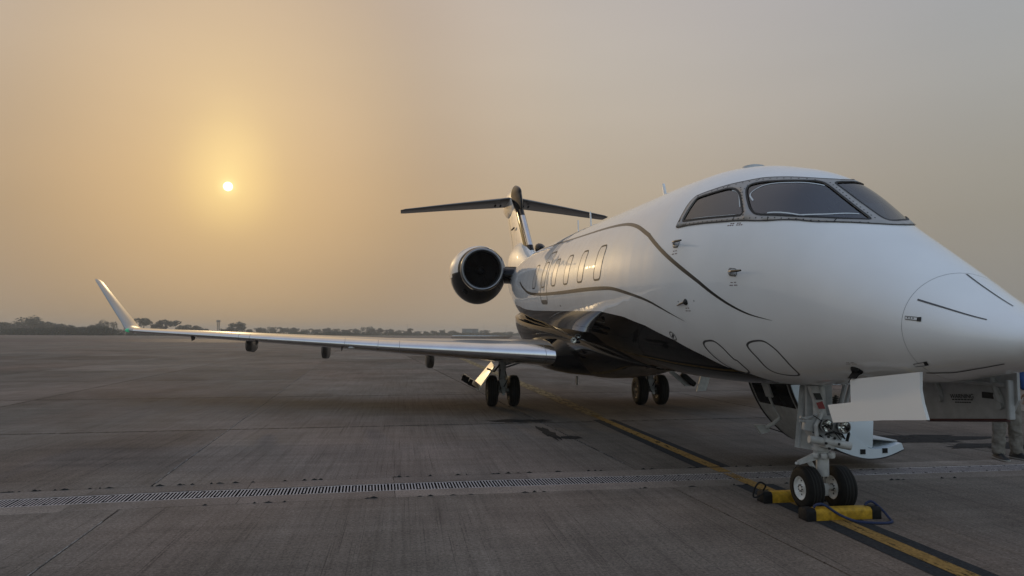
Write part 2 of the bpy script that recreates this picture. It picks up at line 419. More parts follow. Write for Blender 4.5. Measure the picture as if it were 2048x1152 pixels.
def patch(name, poly, off, mt, parent=None, rm=1.0, holes=(), step=.05, thick=0.0):
    """a skin-hugging sheet cut to an outline given as (u, angle)"""
    o = met(poly, rm); hs = [met(h, rm) for h in holes]
    vs = [Vector(p) for p in o]; es = [(i, (i + 1) % len(o)) for i in range(len(o))]
    for h in hs:
        k = len(vs); vs += [Vector(p) for p in h]; es += [(k + i, k + (i + 1) % len(h)) for i in range(len(h))]
    x0, y0 = o.min(0); x1, y1 = o.max(0)
    for a in np.arange(x0 + step / 2, x1, step):
        for b in np.arange(y0 + step / 2, y1, step):
            if in_poly((a, b), o) and dist_poly((a, b), o) > step * .4 and not any(in_poly((a, b), h) or dist_poly((a, b), h) < step * .4 for h in hs):
                vs.append(Vector((a, b)))
    v2, e2, f2 = delaunay_2d_cdt(vs, es, [], 0, 1e-6)[:3]
    f3 = []
    for f in f2:
        c = sum((v2[i] for i in f), Vector((0, 0))) / len(f)
        if in_poly(c, o) and not any(in_poly(c, h) for h in hs): f3.append(list(f))
    v2 = np.array([tuple(p) for p in v2]); q = unmet(v2, rm)
    p = P3(q[:, 0], q[:, 1], off); n = N3(q[:, 0], q[:, 1])
    f4 = []
    for f in f3:
        a, b, c = p[f[0]], p[f[1]], p[f[2]]
        if np.dot(np.cross(b - a, c - a), n[f[0]]) < 0: f = f[::-1]
        f4.append(f)
    ob = mesh(name, p, f4, mt, parent, True, None, n)
    if thick:
        sm = ob.modifiers.new('thick', 'SOLIDIFY'); sm.thickness = thick; sm.offset = -1
    return ob

def strip(name, line, width, off, mt, parent=None, rm=1.0, closed=False):
    """a painted or taped band along a line on the skin; width may vary along it"""
    q = met(line, rm); L = len(q)
    t = (np.roll(q, -1, 0) - np.roll(q, 1, 0)) if closed else np.gradient(q, axis=0)
    t /= np.maximum(np.linalg.norm(t, axis=1, keepdims=True), 1e-9)
    nn = np.stack([-t[:, 1], t[:, 0]], 1)
    w = np.broadcast_to(np.asarray(width, float), (L,))[:, None] / 2
    a = unmet(q + nn * w, rm); b = unmet(q - nn * w, rm); c = unmet(q, rm)
    al = np.concatenate([a, c, b])
    p = P3(al[:, 0], al[:, 1], off); n = N3(al[:, 0], al[:, 1]); f = []
    for i in range(L if closed else L - 1):
        j = (i + 1) % L
        for k in (0, L):
            g = [i + k, j + k, j + k + L, i + k + L]
            if np.dot(np.cross(p[g[1]] - p[g[0]], p[g[2]] - p[g[0]]), n[g[0]]) < 0: g = g[::-1]
            f.append(g)
    return mesh(name, p, f, mt, parent, True, None, n)
def mirror(poly, c=90.0): return [(u, 2 * c - d) for u, d in poly][::-1]

# ================================================================== GROUND
exec_ground = True
GA = R(3.25)
def rs_to_xy(r_, s_): return (r_ * math.cos(GA) - s_ * math.sin(GA), r_ * math.sin(GA) + s_ * math.cos(GA))
DX = np.array([-90., -30., -14., -8.5, -7.73, -6., -4.03, -2., 0., 2.84, 6., 14., 40.])
DY = np.array([-2.0, -.1, .95, 1.40, 1.47, 1.62, 1.72, 1.78, 1.81, 1.84, 1.88, 2.0, 2.6])
def drain_y(x): return float(np.interp(x, DX, DY))
HALF = .50

def concrete(name, base, var_t, sheen=.55):
    mt = bpy.data.materials.new(name); mt.use_nodes = True
    n = mt.node_tree; L = n.links; b = n.nodes['Principled BSDF']
    g = n.nodes.new('ShaderNodeNewGeometry')
    def noise(scale, detail=5, mapscale=(1, 1, 1), rot=0.0, rough=.55, dist=0.0):
        mpn = n.nodes.new('ShaderNodeMapping'); mpn.inputs['Scale'].default_value = mapscale; mpn.inputs['Rotation'].default_value = (0, 0, rot)
        L.new(g.outputs['Position'], mpn.inputs[0])
        t = n.nodes.new('ShaderNodeTexNoise'); t.inputs['Scale'].default_value = scale; t.inputs['Detail'].default_value = detail; t.inputs['Roughness'].default_value = rough
        t.inputs['Distortion'].default_value = dist
        L.new(mpn.outputs[0], t.inputs['Vector']); return t.outputs['Fac']
    def mulc(a, b_):
        x = n.nodes.new('ShaderNodeMix'); x.data_type = 'RGBA'; x.blend_type = 'MULTIPLY'; x.inputs[0].default_value = 1
        L.new(a, x.inputs[6]); L.new(b_, x.inputs[7]); return x.outputs[2]
    def rp(f, stops):
        r_ = ramp(n, stops); L.new(f, r_.inputs[0]); return r_.outputs[0]
    rgb = n.nodes.new('ShaderNodeRGB'); rgb.outputs[0].default_value = (*base, 1)
    col = rgb.outputs[0]
    g3 = lambda v: (v, v, v)
    ROT = -GA
    broom = noise(1.0, 3, (70, .45, 1), ROT, .6)              # drag-broom scratches, along the lanes
    broom2 = noise(1.0, 4, (16, .30, 1), ROT, .65)
    cross = noise(1.0, 4, (.22, 5.0, 1), ROT, .62)            # faint marks across the lanes
    speck = noise(38, 5, (1, 1, 1), 0, .75)
    fine = noise(85, 4, (1, 1, 1), 0, .7)
    pit = noise(26, 2)
    blot = noise(.33, 5, (1, .6, 1), ROT, .6, .4)
    blot2 = noise(1.3, 5, (1, .6, 1), ROT, .66)
    red = noise(.21, 4, (1, .5, 1), ROT, .55)
    col = mulc(col, rp(broom, [(.30, g3(1 - .62 * var_t)), (.42, g3(1.0)), (.64, g3(1.0)), (.76, g3(1 + .4 * var_t))]))
    col = mulc(col, rp(broom2, [(.28, g3(1 - .30 * var_t)), (.45, g3(1)), (.72, g3(1 + .2 * var_t))]))
    col = mulc(col, rp(cross, [(.28, g3(.86)), (.5, g3(1.0)), (.74, g3(1.12))]))
    col = mulc(col, rp(speck, [(.28, g3(.55)), (.5, g3(1.0)), (.72, g3(1.5))]))
    col = mulc(col, rp(fine, [(.3, g3(.72)), (.7, g3(1.28))]))
    col = mulc(col, rp(pit, [(.24, g3(.45)), (.31, g3(1.0)), (.72, g3(1.0)), (.78, g3(1.45))]))
    col = mulc(col, rp(blot, [(.3, g3(.74)), (.5, g3(1.0)), (.7, g3(1.2))]))
    col = mulc(col, rp(blot2, [(.32, g3(.82)), (.66, g3(1.14))]))
    col = mulc(col, rp(red, [(.40, (1, 1, 1)), (.66, (1.09, .97, .93))]))
    oi = n.nodes.new('ShaderNodeObjectInfo')
    col = mulc(col, rp(oi.outputs['Random'], [(0, g3(.80)), (1, g3(1.18))]))
    # oil and water stains (shapes of their own)
    st = noise(.8, 5, (1, .8, 1), .6, .7, 1.2)
    col = mulc(col, rp(st, [(.25, g3(.55)), (.34, g3(1.0))]))
    L.new(col, b.inputs['Base Color'])
    b.inputs['Specular IOR Level'].default_value = .02
    L.new(rp(blot2, [(.3, g3(sheen)), (.7, g3(sheen + .22))]), b.inputs['Roughness'])
    hgt = math_n(n, 'ADD', math_n(n, 'MULTIPLY', broom, .5), math_n(n, 'MULTIPLY', speck, .7))
    bp = n.nodes.new('ShaderNodeBump'); bp.inputs['Strength'].default_value = .6; bp.inputs['Distance'].default_value = .015
    L.new(hgt, bp.inputs['Height']); L.new(bp.outputs[0], b.inputs['Normal'])
    return mt
M_conc = concrete('broomed apron concrete', (.160, .138, .118), .7, .8)
M_edge = concrete('smooth drain concrete', (.20, .172, .148), .12, .8)
M_filler = mat('dark joint filler', (.03, .03, .03), .9)

# base ground: dull dry land with the drain's trench left open
def noise_land():
    mt = mat('dry grass land', (.085, .078, .048), .95, var=.35, var_scale=.05)
    return mt
M_land = noise_land()
def two_sheets(name, x0, x1, y0, y1, z, mt):
    xs = sorted(set([x0, x1] + [float(x) for x in DX if x0 < x < x1]))
    v = []; f = []
    for x in xs:
        d = np.interp(x, DX, DY)
        v += [(x, y0, z), (x, d - HALF, z), (x, d + HALF, z), (x, y1, z)]
    for i in range(len(xs) - 1):
        a = 4 * i; b_ = a + 4
        f += [(a, b_, b_ + 1, a + 1), (a + 2, b_ + 2, b_ + 3, a + 3)]
    return mesh(name, v, f, mt, None, False)
gr = two_sheets('ground', -2400, 2400, -500, 3600, -.035, M_filler)
tag(gr, kind='structure')
# grass field beyond the apron, as a sheet above the base
gf = mesh('grass_field', [(-2400, 330, -.01), (-20, 380, -.01), (25, 560, -.01), (400, 760, -.01), (2400, 900, -.01), (2400, 3600, -.01), (-2400, 3600, -.01)], [(0, 1, 2, 3, 4, 5, 6)], M_land, None, False)
tag(gf, kind='structure')

ap = empty('apron'); tag(ap, kind='structure')
S_LINES = [6.97, 13.25, 20.2, 26.8, 33.4, 40.0, 46.6, 53.2, 59.8, 66.4]
R_LINES = [-6.44 + 5.5 * k for k in range(-10, 9)]
GAP = .010
def slab_mesh(pts):
    n_ = len(pts)
    v = [(x, y, 0.0) for x, y in pts] + [(x, y, -.034) for x, y in pts]
    f = [tuple(range(n_))] + [(i, n_ + i, n_ + (i + 1) % n_, (i + 1) % n_) for i in range(n_)]
    return v, f
def slab(pts):
    v, f = slab_mesh(pts)
    return fix_normals(mesh('concrete_slab', v, f, M_conc, ap, False))
def r_on_drain(r_, side):
    # where the longitudinal joint r meets the drain's edge
    s_ = 0.0
    for _ in range(30):
        x, y = rs_to_xy(r_, s_); d = drain_y(x) + side * HALF - y; s_ += d
    return s_
for i in range(len(R_LINES) - 1):
    ra, rb = R_LINES[i] + GAP, R_LINES[i + 1] - GAP
    rr = np.linspace(ra, rb, 6)
    # row between drain and the first joint
    low = [rs_to_xy(q, r_on_drain(q, 1) + .006) for q in rr]
    slab(low + [rs_to_xy(rb, S_LINES[0] - GAP), rs_to_xy(ra, S_LINES[0] - GAP)])
    for k in range(len(S_LINES) - 1):
        if k > 3 and i > 13: continue
        slab([rs_to_xy(ra, S_LINES[k] + GAP), rs_to_xy(rb, S_LINES[k] + GAP), rs_to_xy(rb, S_LINES[k + 1] - GAP), rs_to_xy(ra, S_LINES[k + 1] - GAP)])
    # rows on the near side
    high = [rs_to_xy(q, r_on_drain(q, -1) - .006) for q in rr]
    slab([rs_to_xy(ra, -9.0), rs_to_xy(rb, -9.0)] + high[::-1])
# the rest of the apron and the far taxiway as sheets
a0, a1, b0, b1 = R_LINES[0], R_LINES[-1], -9.0, S_LINES[-1]
def sheet(name, pts, z, mt, kind='structure', parent=None):
    o = mesh(name, [(x, y, z) for x, y in pts], [tuple(range(len(pts)))], mt, parent, False)
    if kind and parent is None: o['kind'] = kind
    return o
def rect_rs(r0, r1, s0, s1): return [rs_to_xy(r0, s0), rs_to_xy(r1, s0), rs_to_xy(r1, s1), rs_to_xy(r0, s1)]
sheet('apron_surface', rect_rs(-300, a0, 6, 66.4), -.004, M_conc, parent=ap)
sheet('apron_surface', rect_rs(a1, 300, 6, 66.4), -.004, M_conc, parent=ap)
sheet('apron_surface', rect_rs(R_LINES[14], a1, S_LINES[4], 66.4), -.004, M_conc, parent=ap)
sheet('apron_surface', [rs_to_xy(-900, 66.4), rs_to_xy(900, 66.4), (900, 780), (400, 770), (25, 565), (-20, 385), (-900, 338)], -.004, M_conc, parent=ap)
M_taxi = concrete('darker taxiway asphalt', (.135, .115, .105), .4, .6)
tw = sheet('taxiway', [(-900, 112), (900, 122), (900, 190), (-900, 178)], .004, M_taxi)

# ---- painted taxi line (worn sheets)
def worn(name, base, lo, hi, scale=9.0):
    mt = bpy.data.materials.new(name); mt.use_nodes = True; n = mt.node_tree; L = n.links; b_ = n.nodes['Principled BSDF']
    g = n.nodes.new('ShaderNodeNewGeometry'); mpn = n.nodes.new('ShaderNodeMapping'); mpn.inputs['Scale'].default_value = (1.6, .5, 1); L.new(g.outputs['Position'], mpn.inputs[0])
    t = n.nodes.new('ShaderNodeTexNoise'); t.inputs['Scale'].default_value = scale; t.inputs['Detail'].default_value = 8; t.inputs['Roughness'].default_value = .7; L.new(mpn.outputs[0], t.inputs['Vector'])
    t2 = n.nodes.new('ShaderNodeTexNoise'); t2.inputs['Scale'].default_value = 40; t2.inputs['Detail'].default_value = 4; L.new(g.outputs['Position'], t2.inputs['Vector'])
    r2 = ramp(n, [(.3, tuple(c * .62 for c in base)), (.7, tuple(c * 1.2 for c in base))]); L.new(t2.outputs['Fac'], r2.inputs[0]); L.new(r2.outputs[0], b_.inputs['Base Color'])
    b_.inputs['Roughness'].default_value = .8; b_.inputs['Specular IOR Level'].default_value = .03
    r_ = ramp(n, [(lo, (0, 0, 0)), (hi, (1, 1, 1))]); L.new(t.outputs['Fac'], r_.inputs[0]); L.new(r_.outputs[0], b_.inputs['Alpha'])
    return mt
M_ly = worn('worn yellow line paint', (.31, .19, .065), .33, .45)
# ---- trench drain
dr = empty('trench_drain', (0, 1.81, 0)); tag(dr, kind='structure')
dr['_'] = 0
def on_drain(x, side_off):
    e = .05; d = (drain_y(x + e) - drain_y(x - e)) / (2 * e); n_ = Vector((-d, 1, 0)).normalized()
    return Vector((x, drain_y(x), 0)) + n_ * side_off
def dchild(o): o.parent = dr; o.matrix_parent_inverse = Matrix.Translation((0, -1.81, 0)); return o
xs = np.arange(-30, 14.01, 1.53)
for side in (1, -1):
    for i in range(len(xs) - 1):
        q = np.linspace(xs[i] + .003, xs[i + 1] - .003, 5)
        inner = [on_drain(x, side * .19) for x in q]; outer = [on_drain(x, side * (HALF - .004)) for x in q]
        v = []
        for z in (.0, -.3):
            v += [(p.x, p.y, z) for p in inner] + [(p.x, p.y, z) for p in outer]
        f = []
        for k in range(4):
            f.append((k, k + 1, 6 + k, 5 + k)); f.append((k, 10 + k, 11 + k, k + 1)); f.append((5 + k, 6 + k, 16 + k, 15 + k))
        f += [(0, 5, 15, 10), (4, 14, 19, 9)]
        dchild(fix_normals(mesh('edging_slab', v, f, M_edge, None, False)))
# trench bottom
v = []; f = []
for k, x in enumerate(np.linspace(-30, 14, 30)):
    for o_ in (-.19, .19): p = on_drain(x, o_); v.append((p.x, p.y, -.22))
for k in range(29): f.append((2 * k, 2 * k + 2, 2 * k + 3, 2 * k + 1))
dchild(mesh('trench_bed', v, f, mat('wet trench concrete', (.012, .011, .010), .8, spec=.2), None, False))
M_slotshade = mat('painted slot shade on grate sides', (.008, .007, .007), .9, spec=.1)  # near-black paints the slots' shade onto every bar face but the tops
M_grate = mat('cast iron grate', (.40, .36, .345), .8, spec=.04, var=.2, var_scale=25)
def grate_mesh():
    b = MB(); Lg = .506; Wg = .36; nsl = 15; pitch = Lg / nsl
    for s_ in (1, -1): b.box((0, s_ * (Wg / 2 - .014), -.012), (Lg, .026, .024))
    for k in range(nsl):
        x = -Lg / 2 + (k + .5) * pitch
        if k in (4, 9): b.box((x, 0, -.02), (.016, .235, .04))      # lifting slots: a bar ringed by a gap
        else: b.box((x, 0, -.02), (.0155, Wg - .056, .04))
    return b
gm0 = None
x = -14.0
gx = []
while x < 7.0:
    gx.append(x); x += .51
for i, x in enumerate(gx):
    p = on_drain(x, 0); d = (drain_y(x + .1) - drain_y(x - .1)) / .2
    if gm0 is None:
        o = grate_mesh().build('grate', [M_grate, M_slotshade], None, False); gm0 = o
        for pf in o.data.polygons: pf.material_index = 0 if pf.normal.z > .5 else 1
    else:
        o = gm0.copy(); COL.objects.link(o)
    o.location = (p.x, p.y, -.004 + random.uniform(-.002, .001)); o.rotation_euler = (random.uniform(-.004, .004), random.uniform(-.004, .004), math.atan(d))
    dchild(o)
# the yellow line carried over the grate bars it crosses
for x in gx:
    for k in range(15):
        xb = x - .253 + (k + .5) * .506 / 15
        if -.125 < xb < .015:
            p = on_drain(xb, 0); b = MB(); b.box((p.x, p.y, -.0015), (.0145, .22 if k in (4, 9) else .30, .004)); dchild(b.build('bar_paint', M_ly, None, False))
# crumbled dark filler and weeds along the drain's joints
b = MB()
rnd = random.Random(3)
for side, lo, hi, n_ in ((1, -8.5, 1.0, 60), (-1, -8.5, 2.5, 34)):
    for k in range(n_):
        x = rnd.uniform(lo, hi); w = rnd.uniform(.01, .055); p = on_drain(x, side * (HALF + .004)); d = rnd.uniform(.005, .014)
        pts = []
        for a_ in range(9):
            w_ = 2 * math.pi * a_ / 9; rr_ = rnd.uniform(.6, 1.2)
            pts.append(Vector((p.x + math.cos(w_) * w * rr_, p.y + math.sin(w_) * d * rr_, .001)))
        top = Vector((p.x, p.y, rnd.uniform(.008, .022)))
        k0 = len(b.v); b.v += [tuple(q) for q in pts] + [tuple(top)]
        b.f += [(k0 + a_, k0 + (a_ + 1) % 9, k0 + 9) for a_ in range(9)]
jd = b.build('joint_weeds', mat('black moss', (.012, .012, .011), .95), None, False); tag(jd, kind='stuff')

# ---- painted taxi line
M_lb = worn('worn black line border', (.040, .042, .046), .28, .42)
M_lf = worn('faded yellow line paint', (.33, .25, .14), .30, .58, 5)
tl = empty('taxi_line'); tag(tl, kind='structure')
yn = drain_y(-.05) - HALF - .01; yf = drain_y(-.05) + HALF + .01
sheet('line_border', [(-.285, -9), (.17, -9), (.165, yn), (-.285, yn)], .004, M_lb, parent=tl)
sheet('line_border', [(-.285, yf), (.165, yf), (.16, 7.2), (-.28, 7.2)], .004, M_lb, parent=tl)
sheet('line_stripe', [(-.135, -9), (.025, -9), (.025, yn), (-.135, yn)], .008, M_ly, parent=tl)
sheet('line_stripe', [(-.135, yf), (.025, yf), (.03, 8.0), (-.13, 8.0)], .008, M_ly, parent=tl)
sheet('line_stripe', [(-.17, 7.6), (.09, 7.6), (.20, 11.0), (.21, 60), (-.20, 60), (-.20, 11.0)], .012, M_lf, parent=tl)
for s_ in (1, -1):
    p0, p1 = s_ * .20, s_ * (HALF - .02)
    sheet('line_stripe', [(-.135, 1.81 + p0), (.025, 1.81 + p0), (.025, 1.81 + p1), (-.135, 1.81 + p1)], .004, M_ly, parent=tl)

# thin pale scribe line along one lane joint
sc = sheet('joint_sealant', rect_rs(-6.446, -6.434, -6.0, 1.0) , .004, worn('pale joint sealant', (.34, .33, .31), .36, .66, 14))
sc2 = sheet('joint_sealant', rect_rs(-6.447, -6.433, 2.6, 40.0), .004, bpy.data.materials['pale joint sealant'])
sc3 = sheet('joint_sealant', rect_rs(-.946, -.934, 2.6, 16.0), .004, bpy.data.materials['pale joint sealant'])
# dirt gathered along the cross joints
M_jst = worn('dirt along joints', (.050, .045, .042), .40, .60, 7)
for s_ in S_LINES[:6]:
    sheet('joint_dirt', rect_rs(-45, 25, s_ - .035, s_ + .04), .003, M_jst)
for r_ in R_LINES[4:16]:
    if abs(r_ + 6.44) > .1: sheet('joint_dirt', rect_rs(r_ - .02, r_ + .02, 2.7, 60), .003, M_jst)
# a wet stain with a trail near the main gear
def blob(cx, cy, rx, ry, n_, seed, jag=.35):
    q = random.Random(seed); return [(cx + math.cos(2 * math.pi * k / n_) * rx * (1 + q.uniform(-jag, jag)), cy + math.sin(2 * math.pi * k / n_) * ry * (1 + q.uniform(-jag, jag))) for k in range(n_)]
M_wet = worn('damp oil stain', (.030, .029, .029), .24, .44, 4)
sheet('oil_stain', blob(-1.72, 7.2, .62, .22, 26, 1), .006, M_wet)
sheet('oil_stain', blob(-1.5, 5.55, .10, .75, 22, 2), .006, M_wet)
sheet('oil_stain', blob(-1.25, 5.0, .2, .16, 14, 4), .006, M_wet)
sheet('oil_stain', blob(4.1, 4.2, 1.5, .35, 26, 6), .006, M_wet)
sheet('oil_stain', blob(5.2, 3.4, 1.2, .25, 26, 8), .006, M_wet)

# ================================================================== BUSINESS JET
jet = empty('business_jet', (0, 5.0, 0))
tag(jet, 'white and black business jet parked nose towards the right with its nose gear doors open', 'jet')
JI = Matrix.Translation((0, -5.0, 0))
def J(o, parent=None):
    """make o a part of the jet (or a sub-part of one of its parts); shapes are written in world coordinates"""
    if parent is None:
        o.parent = jet; o.matrix_parent_inverse = JI
    else:
        o.parent = parent
    return o
def JE(name):
    o = bpy.data.objects.new(name, None); o.empty_display_size = .1; COL.objects.link(o); return J(o)

# ---- fuselage shell; its rows follow the paint edge, so white and black meet in a clean line
bk = sorted([q for q in TR['black'] if q[0] not in (.798,)])
bu = np.array([q[0] for q in bk] + [13.0, 15.0, 17.3]); bt = np.array([q[1] for q in bk] + [203., 212., 225.])
bu = np.concatenate([[-3.0, .30], bu]); bt = np.concatenate([[266., 264.], bt])
def black_edge(u): return float(np.interp(u, bu, bt))
panes = {'side': chaikin(TR['side_pane'], 2), 'main': chaikin(TR['main_pane'], 2)}
pp = [(-.309, 96.2), (-.299, 93.3), (-.29, 86), (-.20, 72), (-.05, 64), (.1, 60), (.30, 56), (.36, 53.5), (.34, 50.5), (.17, 43), (.07, 38), (-.04, 36), (-.32, 42), (-.58, 54), (-.764, 66.5), (-.878, 81), (-.898, 89.4), (-.861, 92), (-.749, 92.7), (-.545, 95.2), (-.341, 97.1)]
panes['main2'] = chaikin(pp, 2); panes['side2'] = chaikin(mirror(TR['side_pane']), 2)
RM = .8
pm = [met(offset_poly(met(p, RM), .022), 1 / R(1) ) for p in panes.values()]
pane_m = [offset_poly(met(p, RM), .018) for p in panes.values()]
bb = [(p.min(0), p.max(0)) for p in pane_m]
def in_pane(u, d):
    q = (u, R(d) * RM)
    for p, (lo, hi) in zip(pane_m, bb):
        if lo[0] < q[0] < hi[0] and lo[1] < q[1] < hi[1] and in_poly(q, p): return True
    return False
def shell(name, us, nup, nlow, mt, cut=False):
    V = []; NR = []; D = []
    for u in us:
        e = black_edge(u); lo = e if e < 262 else 262.0
        up = np.linspace(180.0 - lo, lo, nup, endpoint=False)           # port edge, over the top, to starboard edge
        dn = np.linspace(lo, 540.0 - lo, nlow, endpoint=False)
        d = np.concatenate([up, dn]); D.append(d)
        V.append(P3(np.full(len(d), u), d)); NR.append(N3(np.full(len(d), u), d))
    n = nup + nlow; v = np.concatenate(V); nr = np.concatenate(NR); f = []; mi = []
    for i in range(len(us) - 1):
        for k in range(n):
            j = (k + 1) % n
            if cut and -1.1 < us[i] < 1.3 and k < nup:
                uc = (us[i] + us[i + 1]) / 2; dc = (D[i][k] + (D[i][j] if j else D[i][k])) / 2
                if 20 < dc < 175 and in_pane(uc, dc): continue
            q = (i * n + k, i * n + j, (i + 1) * n + j, (i + 1) * n + k)
            f.append(q); mi.append(1 if (k >= nup and black_edge((us[i] + us[i + 1]) / 2) < 262) else 0)
    a, b_, c = v[f[5][0]], v[f[5][1]], v[f[5][2]]
    if np.dot(np.cross(b_ - a, c - a), nr[f[5][0]]) < 0: f = [q[::-1] for q in f]
    o = mesh(name, v, f, mt, None, True, None, nr)
    o.data.polygons.foreach_set('material_index', mi)
    return o
us = np.concatenate([np.arange(-1.6505, 1.45, .028), np.arange(1.45, 17.0, .09), [17.0]])
fus = J(shell('fuselage', us, 170, 40, [M_white, M_black], True))
rad = J(shell('radome', np.concatenate([[-2.4799, -2.477, -2.47, -2.46, -2.445], np.arange(-2.43, -1.67, .02), [-1.6535]]), 120, 24, [M_white, M_black]))
strip_o = J(strip('radome_seam', [(-1.652, d) for d in np.linspace(0, 357, 90)], .009, -.003, M_grey2, None, .5, True))
# tail cone cap with exhaust
c17 = body(np.array([0, 17.0, .47]))
mb = MB(); mb.lathe([(0, .36), (.25, .27), (.42, .2), (.42, .15), (.2, .14)], c17, (0, 1, .038), 24)
J(mb.build('tail_cone', M_white))

# ---- paint lines, outlines and marks on the skin
def taper(n, w0, w1, w2): return np.interp(np.linspace(0, 1, n), [0, .3, .62, 1], [w0, w1, w1, w2])
l1 = catmull(TR['stripe1'][::1], 5); l1 = l1[::1]
w1 = np.interp(np.linspace(0, 1, len(l1)), [0, .35, .55, .75, .92, 1], [.036, .044, .048, .042, .022, .002])
J(strip('stripe', l1, w1, .0018, M_bronze, None, 1.2))
l2 = catmull(TR['stripe2'], 5)
w2 = np.interp(np.linspace(0, 1, len(l2)), [0, .2, .45, .65, .85, 1], [.04, .055, .058, .042, .024, .002])
J(strip('stripe', l2, w2, .0018, M_bronze, None, 1.2))
for nm in ('ovalA', 'ovalB'):
    l = catmull(TR[nm], 5, True); J(strip('panel_outline', l, .022, .0015, M_dgrey, None, 1.1, True))
for nm, w in (('divA', .018), ('divB', .016), ('divC', .016)):
    a = TR[nm]; l = catmull(a, 8) if len(a) > 2 else np.array([np.array(a[0]) * (1 - t) + np.array(a[1]) * t for t in np.linspace(0, 1, 24)])
    J(strip('lightning_strip', l, w, .003, M_dgrey, None, .5))
for a, b_ in (('tag1', 'tag1b'), ('tag2', 'tag2b')):
    t1 = J(patch('door_tag', TR[a], .003, mat('tag white', (.7, .7, .7), .5), None, .5, step=.03))
    J(strip('tag_border', catmull(TR[a], 1, True), .006, .0042, M_txtb, None, .5, True), t1)
    J(patch('tag_block', TR[b_], .0045, M_txtb, None, .5, step=.03), t1)
for k in range(3):
    q0, q1 = np.array(TR['tag1'][0]), np.array(TR['tag1'][1]); c = q0 + (q1 - q0) * (.25 + .22 * k) + np.array((0, 1.6))
    J(strip('tag_letter', [c - (0, .6), c + (0, .6)], .008, .0046, M_txtb, None, .5))
for k, nm in enumerate(('txt1', 'txt2', 'txt3', 'txt4', 'txt5')):
    q0, q1 = np.array(TR[nm][0]), np.array(TR[nm][1])
    for row in range(2):
        dd = np.array((0, -1.0 + 1.5 * row)) * (1 if nm != 'txt1' else .7)
        nn = 7; 
        for s_ in range(nn):
            if row == 0 and s_ in (0, 6): continue
            if s_ == 3: continue
            a = q0 + (q1 - q0) * (s_ + .12) / nn + dd; b_ = q0 + (q1 - q0) * (s_ + .85) / nn + dd
            J(strip('marking', [a, b_], .009, .0015, M_txt, None, 1.0))
# static port ring, small probes
l = [(1.314 + .05 * math.cos(t), 213.9 + 2.6 * math.sin(t)) for t in np.linspace(0, 2 * math.pi, 20, endpoint=False)]
J(strip('static_port', l, .012, .0015, M_dgrey, None, 1.1, True)); J(strip('static_port', [(1.285, 212.9), (1.343, 214.9)], .03, .0015, M_dgrey, None, 1.1))
for u, d in ((.659, 193.5), (.928, 193.8)):
    J(strip('static_vent', [(u - .006, d), (u + .006, d)], .012, .0015, M_dark))
l = [(5.70, 195.6), (5.745, 194.5), (5.79, 195.6)]
J(strip('jack_mark', l, .02, .0015, M_dgrey, None, 1.2))
def probe(u, d, name='pitot_probe'):
    p = Vector(P3(u, d)); n = Vector(N3(u, d)); fwd = Vector(body(np.array([0., -1., 0.])) - body(np.array([0., 0., 0.]))).normalized()
    pl = patch('probe_plate', [(u + a * .05, d + b * 1.9) for a, b in ((-1, -.6), (-.7, -1), (.7, -1), (1, -.6), (1, .6), (.7, 1), (-.7, 1), (-1, .6))], .004, M_white2, None, 1.0, step=.03, thick=.003)
    J(pl)
    J(strip('plate_edge', [(u + a * .05, d + b * 1.9) for a, b in ((-1, -.6), (-.7, -1), (.7, -1), (1, -.6), (1, .6), (.7, 1), (-.7, 1), (-1, .6))], .005, .005, M_screw, None, 1.0, True), pl)
    b = MB(); b.tube([p - fwd * .075, p - fwd * .02 + n * .035, p + n * .06 + fwd * .05], [.008, .014, .012], 10)
    b.tube([p + n * .06 + fwd * .03, p + n * .06 + fwd * .16, p + n * .06 + fwd * .24], [.012, .011, .008], 10)
    J(b.build(name, M_steel), pl)
    b = MB(); b.tube([p + n * .06 + fwd * .075, p + n * .06 + fwd * .16, p + n * .06 + fwd * .245], [.0128, .012, .0085], 10); J(b.build('probe_tip', M_screw), pl)
    for a, c_ in ((-.8, -.7), (.8, -.7), (.8, .7), (-.8, .7)):
        J(strip('plate_screw', [(u + a * .038 - .004, d + c_ * 1.7), (u + a * .038 + .004, d + c_ * 1.7)], .008, .006, M_screw), pl)
probe(.07, 177.0); probe(.985, 163.8)
p = Vector(P3(.80, 194.1)); n = Vector(N3(.80, 194.1)); aft = Vector((0, 1, .038))
b = MB(); b.lathe([(0, .0), (.001, .035), (.008, .03), (.03, .012), (.04, .0)], p, n, 16); b.tube([p + n * .03, p + n * .032 + aft * .08 - Vector((0, 0, .012)), p + n * .032 + aft * .17 - Vector((0, 0, .03))], [.009, .009, .003], 8)
J(b.build('angle_vane', M_screw))
# small black drain probe under the nose
p = Vector(P3(-.977, 237.1)); n = Vector(N3(-.977, 237.1))
b = MB(); b.lathe([(-.004, .0), (.0, .05), (.012, .046), (.03, .03)], p, n, 16)
b.prism([p + n * .01 + Vector((0, -.05, 0)), p + n * .01 + Vector((0, .045, 0)), p + n * .07 + Vector((0, .075, -.01)), p + n * .07 + Vector((0, -.01, -.01))], Vector((.018, 0, 0)))
b.tube([p + n * .07 + Vector((0, .03, -.01)), p + n * .11 + Vector((0, .045, -.015))], .003, 5)
J(b.build('ice_probe', M_rubber))

